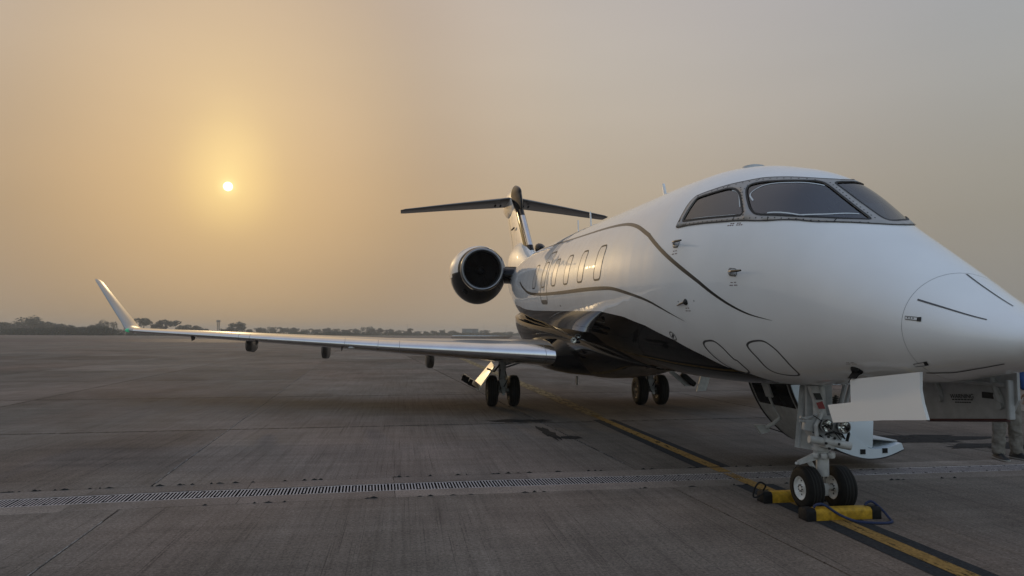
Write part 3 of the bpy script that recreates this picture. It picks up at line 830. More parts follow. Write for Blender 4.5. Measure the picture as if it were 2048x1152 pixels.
# ---- windshield: frame, panes, seals, screws
fr_top = TR['frame']; fr_bot = TR['frame_bot'][:-1] + [(-.962, 90.0)]
star = [q for q in fr_top if q[1] > 90.0] + []
half = [(-.257, 90.0)] + star[::-1] + fr_bot[1:]                        # top centre -> rear corner -> bottom centre
half = [half[0]] + [tuple(q) for q in half[1:]]
outer = half + [(u, 180 - d) for u, d in half[1:-1]][::-1]
outer_s = []
for i in range(len(outer)):
    a = np.array(outer[i]); b_ = np.array(outer[(i + 1) % len(outer)])
    for t in (0, .34, .67): outer_s.append(tuple(a + (b_ - a) * t))
frame_o = J(patch('windshield_frame', outer_s, .007, M_frame, None, RM, list(panes.values()), .05, .014))
J(strip('frame_edge', catmull(outer, 4, True), .009, .0082, M_screw, None, RM, True), frame_o)
for k, pl in panes.items():
    big = unmet(offset_poly(met(pl, RM), .012), RM)
    po = J(patch('windshield_pane', big, -.002, M_glass, None, RM, (), .05))
    J(strip('pane_seal', pl, .018, .009, M_seal, None, RM, True), po)
for nm, w in (('strip_main', .013), ('strip_main_b', .012), ('strip_side', .011), ('strip_side_b', .012)):
    J(strip('heater_strip', catmull(TR[nm], 6), w, .0005, M_strip, None, RM))
    if 'side' in nm: J(strip('heater_strip', catmull([(u, 180. - d) for u, d in TR[nm]], 6), w, .0005, M_strip, None, RM))
# frame joints
for a, b_ in (((.353, 117.9), (.345, 120.6)), ((.686, 126.4), (.655, 129.0)), ((1.05, 134.4), (1.02, 137.0)), ((.221, 150.1), (.235, 147.4)), ((-.184, 145.6), (-.165, 143.4)), ((.93, 154.0), (.93, 152.4)), ((-.72, 122.8), (-.71, 119.5))):
    J(strip('frame_joint', [a, b_], .008, .0083, M_screw, None, RM), frame_o)
    J(strip('frame_joint', [(a[0], 180 - a[1]), (b_[0], 180 - b_[1])], .008, .0083, M_screw, None, RM), frame_o)
b = MB()
def screw_row(line, gap):
    q = met(catmull(line, 12), RM); d = np.concatenate([[0], np.cumsum(np.linalg.norm(np.diff(q, axis=0), axis=1))])
    for s_ in np.arange(gap / 2, d[-1], gap):
        c = unmet(np.array([[np.interp(s_, d, q[:, 0]), np.interp(s_, d, q[:, 1])]]), RM)[0]
        P = Vector(P3(c[0], c[1], .0075)); N = Vector(N3(c[0], c[1])); b.lathe([(0, .0075), (.0015, .006), (.002, 0.0)], P, N, 6)
post = [(.405, 126.8), (.30, 131.8), (.21, 138.0), (.115, 143.0), (.02, 147.0)]
post2 = [(.375, 129.9), (.255, 133.5), (.165, 140.5), (.095, 146.0)]
screw_row([(.40, 124.0), (.36, 131.0), (.25, 138.0), (.13, 145.0)], .045); screw_row([(.47, 127.2), (.385, 131.2), (.23, 139.8), (.11, 147.3)], .045)
screw_row([(-.28, 99.8), (-.5, 99.3), (-.7, 98.4), (-.88, 97.6)], .042)
screw_row([(.9, 153.1), (.5, 151.2), (.22, 149.0), (-.1, 145.2), (-.35, 140.2)], .07); screw_row([(-.35, 140.2), (-.6, 130.0), (-.78, 118.0), (-.9, 105.0)], .07)
screw_row([(.9, 132.5), (.6, 126.2), (.3, 118.8), (0., 112.3), (-.2, 105.)], .075)
so_ = J(b.build('frame_screws', M_screw, None, False), frame_o); so_['kind'] = 'stuff'

# ---- cockpit seen through the glass
uu_ = np.linspace(-1.0, 1.35, 30); dd_ = np.linspace(-45, 225, 50)
V = [P3(np.full(50, u), dd_, -.07) for u in uu_]
cut = []
f = []
lin_poly = [offset_poly(met(p, RM), .05) for p in panes.values()]
for i in range(29):
    for k in range(49):
        uc = (uu_[i] + uu_[i + 1]) / 2; dc = (dd_[k] + dd_[k + 1]) / 2
        if any(in_poly((uc, R(dc) * RM), p_) for p_ in lin_poly): continue
        f.append((i * 50 + k, i * 50 + k + 1, (i + 1) * 50 + k + 1, (i + 1) * 50 + k))
J(mesh('cockpit_lining', np.concatenate(V), f, M_cock))
ring = P3(np.full(60, 1.33), np.linspace(0, 354, 60), -.06)
J(mesh('cockpit_bulkhead', list(ring), [tuple(range(60))], M_cock, None, False))
b = MB(); 
rings = []
for u, w in ((-.93, .24), (-.8, .31), (-.65, .37), (-.5, .405), (-.4, .42), (-.34, .39)):
    t_, b_, a_, m_ = [float(cub(KN[:, 0], KN[:, k], u)) for k in (1, 2, 3, 4)]
    hw = a_ * math.sqrt(max(.02, 1 - ((w - m_) / (t_ - m_)) ** 2)) - .07; hw = max(hw, .1)
    rings.append([Vector(body(np.array(q))) for q in ((-hw, u, w - .25), (-hw, u, w - .03), (-hw * .8, u, w), (hw * .8, u, w), (hw, u, w - .03), (hw, u, w - .25))])
J(loft('glareshield', rings, M_cock, None, angle=30))
for sx in (-.42, .42):
    b = MB(); c = Vector(body(np.array([sx, .62, .12]))); b.box(c, (.44, .12, .72), Matrix.Rotation(R(-8), 3, 'X'), .05); b.box(c + Vector((0, 0, .46)), (.26, .10, .2), None, .04)
    b.box(c + Vector((0, -.24, -.34)), (.46, .5, .12), None, .05)
    J(b.build('pilot_seat', mat('dark seat leather', (.03, .03, .032), .6)))
# chart card on the port glareshield
b = MB(); c = Vector(body(np.array([.16, -.52, .50]))); b.box(c, (.18, .012, .24), Matrix.Rotation(R(-30), 3, 'X')); J(b.build('chart_card', M_cockl))

# ---- cabin windows and emergency exit, both sides
w1_ = np.array(TR['win1']); wc = w1_.mean(0)
shape = [(a * .165, b_ * 11.0) for a, b_ in ((-1, -.55), (-.93, -.82), (-.72, -.97), (-.4, -1), (.4, -1), (.72, -.97), (.93, -.82), (1, -.55), (1, .55), (.93, .82), (.72, .97), (.4, 1), (-.4, 1), (-.72, .97), (-.93, .82), (-1, .55))]
for side in (1, -1):
    for k in range(6):
        u0 = 3.32 + .945 * k
        pl = [(u0 + a, 167.2 + b_) for a, b_ in shape]
        if side < 0: pl = mirror(pl)
        pl = [tuple(q) for q in catmull(pl, 2, True)]
        po = J(patch('cabin_window', pl, .002, M_pane, None, 1.25, (), .06))
        J(strip('window_seal', pl, .026, .0032, M_seal, None, 1.25, True), po)
    ex = [(7.035 + a * .30, 169.6 + b_ * 23.2) for a, b_ in ((-1, -.8), (-.92, -.93), (-.7, -1), (.7, -1), (.92, -.93), (1, -.8), (1, .8), (.92, .93), (.7, 1), (-.7, 1), (-.92, .93), (-1, .8))]
    if side < 0: ex = mirror(ex)
    ee = []
    for i in range(len(ex)):
        a = np.array(ex[i]); b_ = np.array(ex[(i + 1) % len(ex)])
        for t in np.linspace(0, 1, 8, endpoint=False): ee.append(a + (b_ - a) * t)
    J(strip('exit_outline', ee, .030, .0022, M_seal, None, 1.25, True))
    J(strip('exit_outline', [(u, 191.3 if side > 0 else -11.3) for u in np.linspace(6.80, 7.27, 8)], .075, .0026, M_dgrey, None, 1.25))
# ---- roof masts
def blade(u, h, c, name, lean=.1, w=.02):
    p = Vector(P3(u, 90.0)); b = MB()
    rings = []
    for t in (0, .3, .6, .9, 1.0):
        cc = c * (1 - .45 * t) * (1 if t < .95 else .6); o = p + Vector((0, lean * t, h * t - .02))
        rings.append([o + Vector((w * math.sin(a), -cc / 2 * math.cos(a), 0)) for a in np.linspace(0, 2 * math.pi, 12, endpoint=False)])
    return J(loft(name, rings, M_white, None))
blade(4.02, .32, .14, 'blade_antenna', .12); blade(8.3, .46, .12, 'blade_antenna', .08, .015); blade(9.4, .42, .10, 'blade_antenna', .04, .013)
b = MB(); p = Vector(P3(1.35, 90.0)); b.lathe([(-.02, .13), (.018, .12), (.035, .06), (.038, 0)], p, (0, 0, 1), 20); o = b.build('satcom_bump', M_white2); J(o)

# ---- belly fairing
rings = []
for u, a, wt, wb, cx in ((3.7, .30, -1.06, -1.22, 0), (4.2, .55, -1.0, -1.28, 0), (4.9, .74, -.92, -1.42, 0), (5.7, .85, -.80, -1.56, 0), (6.6, .93, -.70, -1.66, 0), (7.6, 1.06, -.62, -1.70, 0), (9.0, 1.17, -.56, -1.70, 0),
                         (10.2, 1.19, -.5, -1.62, 0), (11.2, 1.14, -.45, -1.42, 0), (12.2, .95, -.4, -1.15, 0), (13.2, .55, -.35, -.85, 0), (14.0, .1, -.4, -.6, 0)):
    rg = []
    wm = wt - .16                                                       # the shoulder, from which the sides tuck in under the belly
    for t in np.linspace(0, 2 * math.pi, 64, endpoint=False):
        c, s_ = math.cos(t), math.sin(t); e = 2 / (2.0 if s_ > 0 else 2.35)
        rg.append(Vector(body(np.array([a * math.copysign(abs(c) ** e, c), u, wm + ((wt - wm) if s_ > 0 else (wm - wb)) * math.copysign(abs(s_) ** e, s_)]))))
    rings.append(rg)
# denser along the length
RG = np.array([[tuple(p) for p in r_] for r_ in rings]); us_ = [3.7, 4.2, 4.9, 5.7, 6.6, 7.6, 9.0, 10.2, 11.2, 12.2, 13.2, 14.0]
uq = np.linspace(3.7, 14.0, 60); dense = np.stack([[cub(np.array(us_), RG[:, k, c], uq) for c in range(3)] for k in range(64)])   # 64,3,60
J(loft('belly_fairing', [[Vector(dense[k, :, i]) for k in range(64)] for i in range(60)], M_black, None, angle=60))
b = MB(); p = Vector((-.05, 9.3, .72)); b.prism([p, p + Vector((0, .12, 0)), p + Vector((.02, .2, -.2)), p + Vector((.02, .12, -.22))], Vector((.03, 0, 0))); J(b.build('drain_mast', M_white2))

# ---- wing
def foil(n=22, t=.12, x0=0.0, x1=1.0, lower_x0=None):
    """closed outline around the section, from the upper tail round the nose to the lower tail: (x/c, y/c)"""
    def y(x): return 5 * t * (.2969 * math.sqrt(x) - .126 * x - .3516 * x * x + .2843 * x ** 3 - .1036 * x ** 4)
    xs_ = [x1 + (x0 - x1) * math.sin(math.pi / 2 * k / n) ** 1.0 for k in range(n + 1)]
    xs_ = [x0 + (x1 - x0) * (1 - math.cos(math.pi * (1 - k / n))) / 2 for k in range(n + 1)]
    cam_ = lambda x: .018 * (1 - (2 * x - .9) ** 2) if x < .95 else .0
    up = [(x, y(x) + .012 * math.sin(math.pi * x)) for x in xs_]
    lx = x0 if lower_x0 is None else lower_x0
    xl = [lx + (x1 - lx) * (1 - math.cos(math.pi * k / n)) / 2 for k in range(n + 1)]
    lo = [(x, -y(x) * .9 + .012 * math.sin(math.pi * x)) for x in xl]
    return up + lo[1:] if lower_x0 is None and x0 == 0 else up + lo
#   X (starboard negative), LE y, LE z, chord, t/c, thickness direction (x, z)
WST = [(-.55, 6.50, 1.215, 5.0, .118, (0, 1)), (-1.08, 6.79, 1.24, 4.7, .116, (0, 1)), (-2.28, 7.46, 1.29, 3.98, .115, (0, 1)), (-4.2, 8.52, 1.37, 2.95, .112, (0, 1)), (-6.1, 9.57, 1.47, 2.38, .108, (0, 1)),
       (-7.87, 10.55, 1.56, 1.9, .104, (0, 1)), (-9.6, 11.5, 1.645, 1.46, .10, (0, 1)), (-10.35, 11.92, 1.685, 1.27, .10, (.05, 1)), (-10.50, 12.03, 1.71, 1.22, .10, (.3, .95)), (-10.58, 12.12, 1.78, 1.10, .095, (.65, .75)),
       (-10.68, 12.24, 1.89, .98, .09, (.74, .67)), (-10.95, 12.48, 2.18, .84, .088, (.735, .68)), (-11.35, 12.85, 2.61, .62, .085, (.735, .68)), (-11.66, 13.13, 2.95, .45, .08, (.735, .68)), (-11.71, 13.22, 3.0, .30, .06, (.735, .68))]
def wst(X):
    a = np.array([[q[0], q[1], q[2], q[3], q[4]] for q in WST[:8]]); xs_ = -a[:, 0]
    return [float(np.interp(-X, xs_, a[:, k])) for k in range(1, 5)]
def section(X, ly, lz, ch, t, td, n=22, x0=0.0, x1=1.0, grow=0.0, dy=0.0, lx0=None):
    return [Vector((X + td[0] * (yc * ch + math.copysign(grow, yc) * (1 if yc else 0)), ly + xc * ch + dy, lz + td[1] * (yc * ch + math.copysign(grow, yc) * (1 if yc else 0)) - .012 * xc * ch)) for xc, yc in foil(n, t, x0, x1, lx0)]
def mx(v, s): return Vector((v.x * s, v.y, v.z))
SEAMS = [-1.08, -1.25, -3.98, -4.42, -5.12, -7.28, -7.55, -10.30]
def wing(s):
    rings = [[mx(v, s) for v in section(*q)] for q in WST]
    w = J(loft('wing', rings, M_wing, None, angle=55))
    # polished leading edge, in lengths between the seams
    for i in range(len(SEAMS) - 1):
        r2 = []
        for X in np.linspace(SEAMS[i] - .004, SEAMS[i + 1] + .004, 6):
            ly, lz, ch, t = wst(X)
            fx = .34 / ch * .62 if ch > 2 else .105
            fx = min(.12, max(.075, .30 / ch))
            r2.append([mx(v, s) for v in section(X, ly, lz, ch, t, (0, 1), 12, 0.0, fx, .003, -.004)])
        v = [p for r_ in r2 for p in r_]; n = len(r2[0]); f = [(a * n + k, a * n + k + 1, (a + 1) * n + k + 1, (a + 1) * n + k) for a in range(5) for k in range(n - 1)]
        J(fix_normals(mesh('leading_edge', v, f, M_alu, None, True, 60)), w)
    # wing root glove in black
    r3 = [[mx(v, s) for v in section(X, ly, lz, ch, t, (0, 1), 22, 0, 1, gr_, -gr_)] for X, ly, lz, ch, t, gr_ in
          ((-1.085, 6.79, 1.24, 4.7, .116, .006), (-1.03, 6.74, 1.24, 4.75, .117, .05), (-.96, 6.66, 1.25, 4.85, .12, .085), (-.85, 6.50, 1.26, 5.05, .125, .10), (-.7, 6.25, 1.27, 5.35, .13, .11), (-.4, 5.9, 1.27, 5.7, .13, .11))]
    J(loft('wing_root_glove', r3, M_black, None, angle=60))
    # flap track fairings
    for X, yc, zt, h, wd, L_ in ((-3.28, 11.0, 1.20, .32, .19, 2.0), (-5.72, 11.4, 1.39, .30, .15, 1.5), (-7.50, 11.7, 1.48, .22, .15, 1.2)):
        rr = []
        for t in np.linspace(0, 1, 14):
            k = min(1.0, (t / .10) ** .5, (max(0, 1 - t) / .45) ** .6) + .01; y_ = yc - L_ / 2 + L_ * t
            rr.append([Vector((s * X + wd / 2 * k * math.copysign(abs(math.cos(a)) ** .55, math.cos(a)), y_, zt - .10 + (.12 if math.sin(a) > 0 else h * .75) * k * math.copysign(abs(math.sin(a)) ** .7, math.sin(a)) - .06 * t)) for a in np.linspace(0, 2 * math.pi, 20, endpoint=False)])
        J(loft('flap_track_fairing', rr, mat('satin dark grey fairing', (.09, .088, .085), .45, coat=.2), None, angle=60), w)
    # vortilons under the leading edge
    for X in (-8.75, -7.15, -5.2, -2.9):
        ly, lz, ch, t = wst(X); b = MB()
        b.prism([Vector((s * X, ly + .03, lz - .02)), Vector((s * X, ly + .38, lz - .07)), Vector((s * X, ly + .36, lz - .12)), Vector((s * X, ly + .12, lz - .15 if X < -3 else lz - .1))], Vector((.008, 0, 0)))
        J(b.build('vortilon', M_dgrey, None, False), w)
    # navigation light at the tip, stall strips
    b = MB(); b.lathe([(-.05, .035), (0, .05), (.05, .042), (.085, .02), (.095, 0)], Vector((s * -10.44, 12.03, 1.695)), (s * -.45, -.85, 0), 14)
    J(b.build('navigation_light', M_green if s > 0 else mat('red navigation lens', (.4, .02, .02), .1)), w)
    b = MB(); ly, lz, ch, t = wst(-4.95); b.box((s * -4.95, ly + .06, lz - .06), (.17, .02, .018), None, .003); J(b.build('ice_light_strip', mat('tag white', (.7, .7, .7), .5)), w)
    # spoiler panel proud of the upper skin
    ly, lz, ch, t = wst(-1.9)
    b = MB(); b.box((s * -2.15, ly + ch * .62, lz + ch * .072), (1.35, .5, .012), Matrix.Rotation(R(-6), 3, 'X') , .004); J(b.build('spoiler_panel', M_alu), w)
    return w
wing(1); wing(-1)
# landing light in the glove
b = MB(); p = Vector((-.93, 6.05, 1.545)); b.lathe([(-.03, .0), (-.02, .025), (0, .042)], p, (-.35, -.93, .05), 18); lo_ = J(b.build('landing_light', M_lens))
b = MB(); b.lathe([(.002, .044), (.006, .03), (.008, 0)], p, (-.35, -.93, .05), 18); J(b.build('light_cover', M_lglass), lo_)
b = MB(); b.lathe([(-.12, .052), (.006, .052), (.006, .043), (-.02, .043)], p, (-.35, -.93, .05), 18); J(b.build('light_bezel', M_white2), lo_)

# ---- engines
EC = Vector((-1.87, 12.2, 3.35)); EAX = Vector((0, math.cos(PH), math.sin(PH)))
def engine(s):
    c = mx(EC, s)
    def sq(x, y, d): return x, y        # round
    def bulge(x, y, d):
        k = 1 + .30 * max(0.0, min(1, (d - .1) / .7)) * max(0.0, min(1, (3.2 - d) / 1.5))
        return (x * (1 + (k - 1) * .3), y * (k if y < 0 else 1))
    b = MB(); b.lathe([(.15, .575), (.3, .612), (.5, .652), (.8, .69), (1.2, .71), (1.7, .70), (2.2, .655), (2.7, .58), (3.1, .51), (3.3, .47), (3.32, .45), (2.9, .44)], c, EAX, 56, bulge)
    # the lathe's own "up" may point either way: find it
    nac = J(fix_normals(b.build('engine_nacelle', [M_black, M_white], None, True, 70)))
    for pf in nac.data.polygons:
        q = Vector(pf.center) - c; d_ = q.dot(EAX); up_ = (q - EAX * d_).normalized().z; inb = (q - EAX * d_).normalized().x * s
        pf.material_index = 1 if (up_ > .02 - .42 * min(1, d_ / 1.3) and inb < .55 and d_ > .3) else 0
    b = MB(); prof = []
    for k in range(15):
        t = math.pi * (.05 + .9 * k / 14)
        prof.append((.16 - .16 * math.sin(t) ** .8, .54 + .035 * math.cos(t) * 1.0))
    prof = [(.155, .578), (.09, .572), (.04, .56), (.012, .545), (.0, .528), (.008, .512), (.03, .496), (.07, .482), (.13, .473)]
    b.lathe(prof, c, EAX, 56); J(fix_normals(b.build('intake_lip', M_lip, None, True, 80)), nac)
    b = MB(); b.lathe([(.13, .473), (.3, .463), (.6, .47), (.75, .475), (.75, .0)], c, EAX, 48); J(b.build('intake_duct', mat('dark duct liner', (.008, .008, .009), .6, spec=.2), None, True, 60), nac)
    b = MB(); b.lathe([(.40, 0), (.42, .03), (.5, .085), (.6, .125), (.68, .14)], c, EAX, 24); J(b.build('spinner', M_fan), nac)
    # one blade, copied round the hub
    r0, r1 = .13, .465; first = None; nb = 22
    a_ = EAX.cross(Vector((0, 0, 1))).normalized(); b2 = a_.cross(EAX)
    v = []
    for r_, tw, ch in ((r0, 25, .10), (.3, 42, .13), (r1, 58, .15)):
        for q in (-.5, 0, .5):
            tx = math.sin(R(tw)) * ch * q; dx = math.cos(R(tw)) * ch * q
            v.append((tx + .012 * (1 - 4 * q * q), r_, dx))
    f = [(0, 1, 4, 3), (1, 2, 5, 4), (3, 4, 7, 6), (4, 5, 8, 7)]
    me = None
    for k in range(nb):
        w = 2 * math.pi * k / nb
        if me is None:
            o = mesh('fan_blade', v, f, M_fan, None, True); me = o.data
        else:
            o = bpy.data.objects.new('fan_blade', me); COL.objects.link(o)
        # local x tangential, y radial, z along the shaft
        rad_ = a_ * math.cos(w) + b2 * math.sin(w); tan_ = -a_ * math.sin(w) + b2 * math.cos(w)
        M_ = Matrix((tan_, rad_, EAX)).transposed().to_4x4(); M_.translation = c + EAX * .60
        o.parent = nac; o.matrix_local = M_
    # emblem ring under the intake, drain mast, latch
    e = c + EAX * .42 + Vector((.02, 0, -.66)); nrm = Vector((0, -.5, -.87)).normalized()
    return nac, c
def emblem(nac, c):
    # a small shield on the underside of the lip cowl
    nrm = Vector((0, -.30, -.95)).normalized(); up_ = Vector((0, .95, -.30)).normalized(); e = c + EAX * .42 + Vector((-.03, 0, -.665))
    b = MB()
    ring = []
    for rr_ in (.055, .038):
        ring.append([e + nrm * .012 + Vector((1, 0, 0)) * rr_ * math.cos(t) + up_ * rr_ * 1.7 * math.sin(t) for t in np.linspace(0, 2 * math.pi, 24, endpoint=False)])
    v = ring[0] + ring[1]; f = [(k, (k + 1) % 24, 24 + (k + 1) % 24, 24 + k) for k in range(24)]
    J(mesh('cowl_emblem', v, f, M_dgrey, None, False), nac)
for s in (1, -1):
    nac, c = engine(s)
    emblem(nac, c)
    b = MB(); p = c + EAX * .9 + Vector((-.12 * s, 0, -.78)); b.tube([p + Vector((0, 0, .08)), p, p + Vector((0, .03, -.14))], [.02, .014, .01], 8); J(b.build('drain_mast', M_screw), nac)
    b = MB(); p = c + EAX * .55 + Vector((-.42 * s, 0, -.60)); b.box(p, (.14, .22, .05), Matrix.Rotation(R(30 * s), 3, 'Y'), .015); J(b.build('cowl_latch', M_rubber), nac)
    # pylon
    r_ = []
    for X in (-.55, -.95, -1.2, -1.45):
        ch = 2.7; r_.append([mx(Vector((X, 12.75 + xc * ch, 3.24 + 4.6 * yc + .03 * xc * ch)), s) for xc, yc in foil(14, .115)])
    J(loft('engine_pylon', r_, M_black, None, angle=50))

# ---- fin, rudder and tailplane
#   z, LE y, chord, half thickness ratio
FST = [(3.55, 14.2, 4.6, .085), (4.15, 15.0, 3.75, .09), (4.6, 15.55, 3.45, .095), (5.2, 16.27, 3.2, .095), (5.8, 17.0, 3.0, .095), (6.3, 17.55, 2.85, .095), (6.62, 17.95, 2.6, .09)]
rings = [[Vector((yc * ch, ly + xc * ch, z)) for xc, yc in foil(18, t)] for z, ly, ch, t in FST]
fin = J(loft('tail_fin', rings, M_white, None, angle=55))
def fin_at(z): a = np.array(FST); return [float(np.interp(z, a[:, 0], a[:, k])) for k in (1, 2, 3)]
def fin_band(name, z0, z1, fx, mt, grow, nz=8, parent=None, dy=0.0):
    r_ = []
    for z in np.linspace(z0, z1, nz):
        ly, ch, t = fin_at(z); r_.append([Vector((yc * ch + math.copysign(grow, yc), ly + xc * ch - grow + dy, z)) for xc, yc in foil(12, t, 0, fx / ch)])
    n = len(r_[0]); v = [p for q in r_ for p in q]; f = [(a * n + k, a * n + k + 1, (a + 1) * n + k + 1, (a + 1) * n + k) for a in range(nz - 1) for k in range(n - 1)]
    return J(fix_normals(mesh(name, v, f, mt, None, True, 60)), parent)
fin_band('fin_front', 4.25, 6.6, .62, M_black, .004, 10, fin)
fin_band('fin_leading_edge', 4.45, 5.62, .20, M_alu, .009, 8, fin)
# dorsal fairing
rings = []
for y_, h, w_ in ((12.6, .02, .05), (13.3, .1, .1), (14.0, .22, .17), (14.8, .42, .24), (15.6, .75, .3), (16.4, .95, .34), (17.4, 1.0, .34), (18.6, .9, .25)):
    z0 = float(body(np.array([0, y_, 1.0]))[2]) - .12 + (0 if y_ < 13 else 0)
    rings.append([Vector((w_ * math.cos(a), y_, z0 + h * math.sin(a))) for a in np.linspace(0, 2 * math.pi, 20, endpoint=False)])
J(loft('dorsal_fairing', rings, M_white, None, angle=60))
b = MB(); b.lathe([(0, 0), (.05, .08), (.2, .14), (.4, .15), (.55, .1)], Vector((0, 13.55, 4.08)), (0, .97, .2), 18); J(b.build('dorsal_intake', M_black))
# rudder hinge line and details on the fin
for zz, yy in ((5.3, 19.35), (5.0, 19.2), (4.6, 18.95), (4.25, 18.75)):
    pass
for s in (1, -1):
    b = MB()
    for z in np.linspace(4.35, 6.1, 16):
        ly, ch, t = fin_at(z); y_ = ly + ch * .72; tt = foil(40, t); xh = min(tt, key=lambda q: abs(q[0] - .72) + (0 if q[1] > 0 else 9))[1] * ch + .004
        b.box((-s * xh, y_, z), (.004, .02, .112))
    J(b.build('rudder_gap', M_dark, None, False), fin)
ly, ch, t = fin_at(5.35)
b = MB(); b.box((-.15, ly + ch * .5, 5.33), (.05, .55, .045), None, .012); J(b.build('fin_logo_light', M_rubber), fin)
b = MB(); b.box((.15, ly + ch * .5, 5.33), (.05, .55, .045), None, .012); J(b.build('fin_logo_light', M_rubber), fin)
ly, ch, t = fin_at(4.55)
b = MB(); b.lathe([(0, .06), (.012, .05), (.013, 0)], Vector((-.115, ly + ch * .62, 4.62)), (-1, 0, 0), 14); J(b.build('fin_vent', M_dark), fin)
# bullet fairing at the top
def bullet(name, y0, y1, mt, k0, k1, zc, low=.62, sweep=0.0):
    rings = []
    for t in np.linspace(k0, k1, 22):
        y_ = y0 + (y1 - y0) * t; k = max(.02, min(1, (t / .22)) ** .5 if t < .22 else 1 - max(0, (t - .45) / .55) ** 2 * .98)
        rings.append([Vector((.185 * k * math.cos(a) * (1 - .25 * max(0, -math.sin(a))), y_ + sweep * low * k * min(0, math.sin(a)), zc + .10 * t + (.42 if math.sin(a) > 0 else low) * k * math.sin(a))) for a in np.linspace(0, 2 * math.pi, 28, endpoint=False)])
    return J(loft(name, rings, mt, None, angle=60))
bl = bullet('bullet_fairing', 17.5, 21.6, M_white, .17, 1.0, 6.52)
bn = bullet('bullet_nose', 17.35, 21.6, M_black, 0.0, .23, 6.50, 1.0, 1.12)
# tailplane
TST = [(0.0, 18.45, 6.52, 1.95, .10), (.5, 18.72, 6.49, 1.8, .10), (2.2, 19.55, 6.41, 1.35, .095), (3.9, 20.42, 6.32, .92, .09), (4.06, 20.56, 6.31, .75, .07)]
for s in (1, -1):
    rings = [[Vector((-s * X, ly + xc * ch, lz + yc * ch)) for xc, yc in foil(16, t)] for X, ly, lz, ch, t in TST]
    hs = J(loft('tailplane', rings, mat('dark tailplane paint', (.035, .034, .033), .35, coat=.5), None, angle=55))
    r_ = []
    for X, ly, lz, ch, t in TST[1:4]:
        r_.append([Vector((-s * X, ly + xc * ch - .004, lz + yc * ch + math.copysign(.003, yc))) for xc, yc in foil(10, t, 0, .1)])
    n = len(r_[0]); v = [p for q in r_ for p in q]; f = [(a * n + k, a * n + k + 1, (a + 1) * n + k + 1, (a + 1) * n + k) for a in range(2) for k in range(n - 1)]
    J(fix_normals(mesh('tailplane_leading_edge', v, f, mat('dull tailplane metal', (.16, .16, .165), .3, metal=.8), None, True, 60)), hs)
    for X in (.42, .62):
        b = MB(); b.box((-s * X, 19.3, 6.36), (.05, .25, .06), None, .01); J(b.build('hinge_fairing', M_rubber), hs)

# ---- wheels
def wheel(cx, cy, r, w, rim_r, parent, spokes=9, dish=True, hubm=M_hub):
    b = MB(); prof = []
    for k in range(17):
        t = math.pi * k / 16; prof.append((-w / 2 * math.cos(t) * (1.0), rim_r + (r - rim_r) * math.sin(t) ** .42))
    b.lathe(prof, Vector((cx, cy, r)), (1, 0, 0), 44)
    J(fix_normals(b.build('tyre', M_tyre, None, True, 60)), parent)
    b = MB()
    for q in (-.28, -.1, .1, .28):
        b.lathe([(q * w - .006, r - .001), (q * w, r + .0015), (q * w + .006, r - .001)], Vector((cx, cy, r)), (1, 0, 0), 44)
    J(b.build('tread_groove', M_dark), parent)
    for s in (1, -1):
        b = MB(); b.lathe([(w * .38, rim_r * 1.02), (w * .44, rim_r * .98), (w * .43, rim_r * .88), (w * .30, rim_r * .80), (w * .24, rim_r * .5), (w * .28, rim_r * .34), (w * .40, rim_r * .30), (w * .42, rim_r * .2), (w * .42, 0)], Vector((cx, cy, r)), (s, 0, 0), 36)
        rim = J(fix_normals(b.build('wheel_rim', hubm, None, True, 40)), parent)
        b = MB()
        for k in range(spokes):
            a = 2 * math.pi * k / spokes
            b.lathe([(w * .262, rim_r * .105), (w * .275, rim_r * .09), (w * .277, 0)], Vector((cx, cy + math.cos(a) * rim_r * .64, r + math.sin(a) * rim_r * .64)), (s, 0, 0), 8)
        for k in range(8):
            a = 2 * math.pi * k / 8 + .2
            b.box((cx + s * w * .42, cy + math.cos(a) * rim_r * .26, r + math.sin(a) * rim_r * .26), (.012, rim_r * .1, rim_r * .1))
        J(b.build('wheel_bolts', M_screw, None, False), parent)

# ---- nose gear
NGX, NGY = .06, .19
ng = JE('nose_gear')
for sx in (-1, 1): wheel(NGX + sx * .165, NGY, .205, .165, .112, ng, 5)
A = Vector((NGX, NGY, 0))
b = MB(); b.tube([A + Vector((0, 0, .205)), A + Vector((0, 0, .34))], .028, 16); J(b.build('chrome_piston', M_steel), ng)
b = MB(); b.box(A + Vector((0, -.005, .19)), (.075, .08, .12), None, .015); b.tube([A + Vector((-.22, 0, .205)), A + Vector((.22, 0, .205))], .026, 12); J(b.build('axle_fork', M_white2), ng)
b = MB(); b.lathe([(0, .045), (.0, .056), (.01, .058), (.155, .058), (.165, .053), (.165, .0)], A + Vector((0, 0, .315)), (0, 0, 1), 24); J(b.build('lower_cylinder', M_white2), ng)
b = MB(); b.lathe([(0, .05), (0, .078), (.03, .08), (.035, .07), (.07, .07), (.075, .085), (.105, .085), (.11, .07), (.30, .068), (.32, .085), (.36, .085), (.36, .06), (.62, .058), (.68, .05)], A + Vector((0, .015, .48)), (0, .03, 1), 24); J(b.build('upper_strut', M_white2), ng)
b = MB(); b.tube([A + Vector((-.19, -.09, .675)), A + Vector((-.05, -.11, .655))], .036, 16); b.tube([A + Vector((-.06, -.11, .66)), A + Vector((.06, -.125, .64))], .044, 16); b.tube([A + Vector((.05, -.12, .64)), A + Vector((.2, -.14, .61))], .038, 16)
b.box(A + Vector((.0, -.09, .645)), (.1, .12, .115), Matrix.Rotation(R(10), 3, 'Y'), .014)
J(b.build('steering_actuator', M_white2), ng)
b = MB()
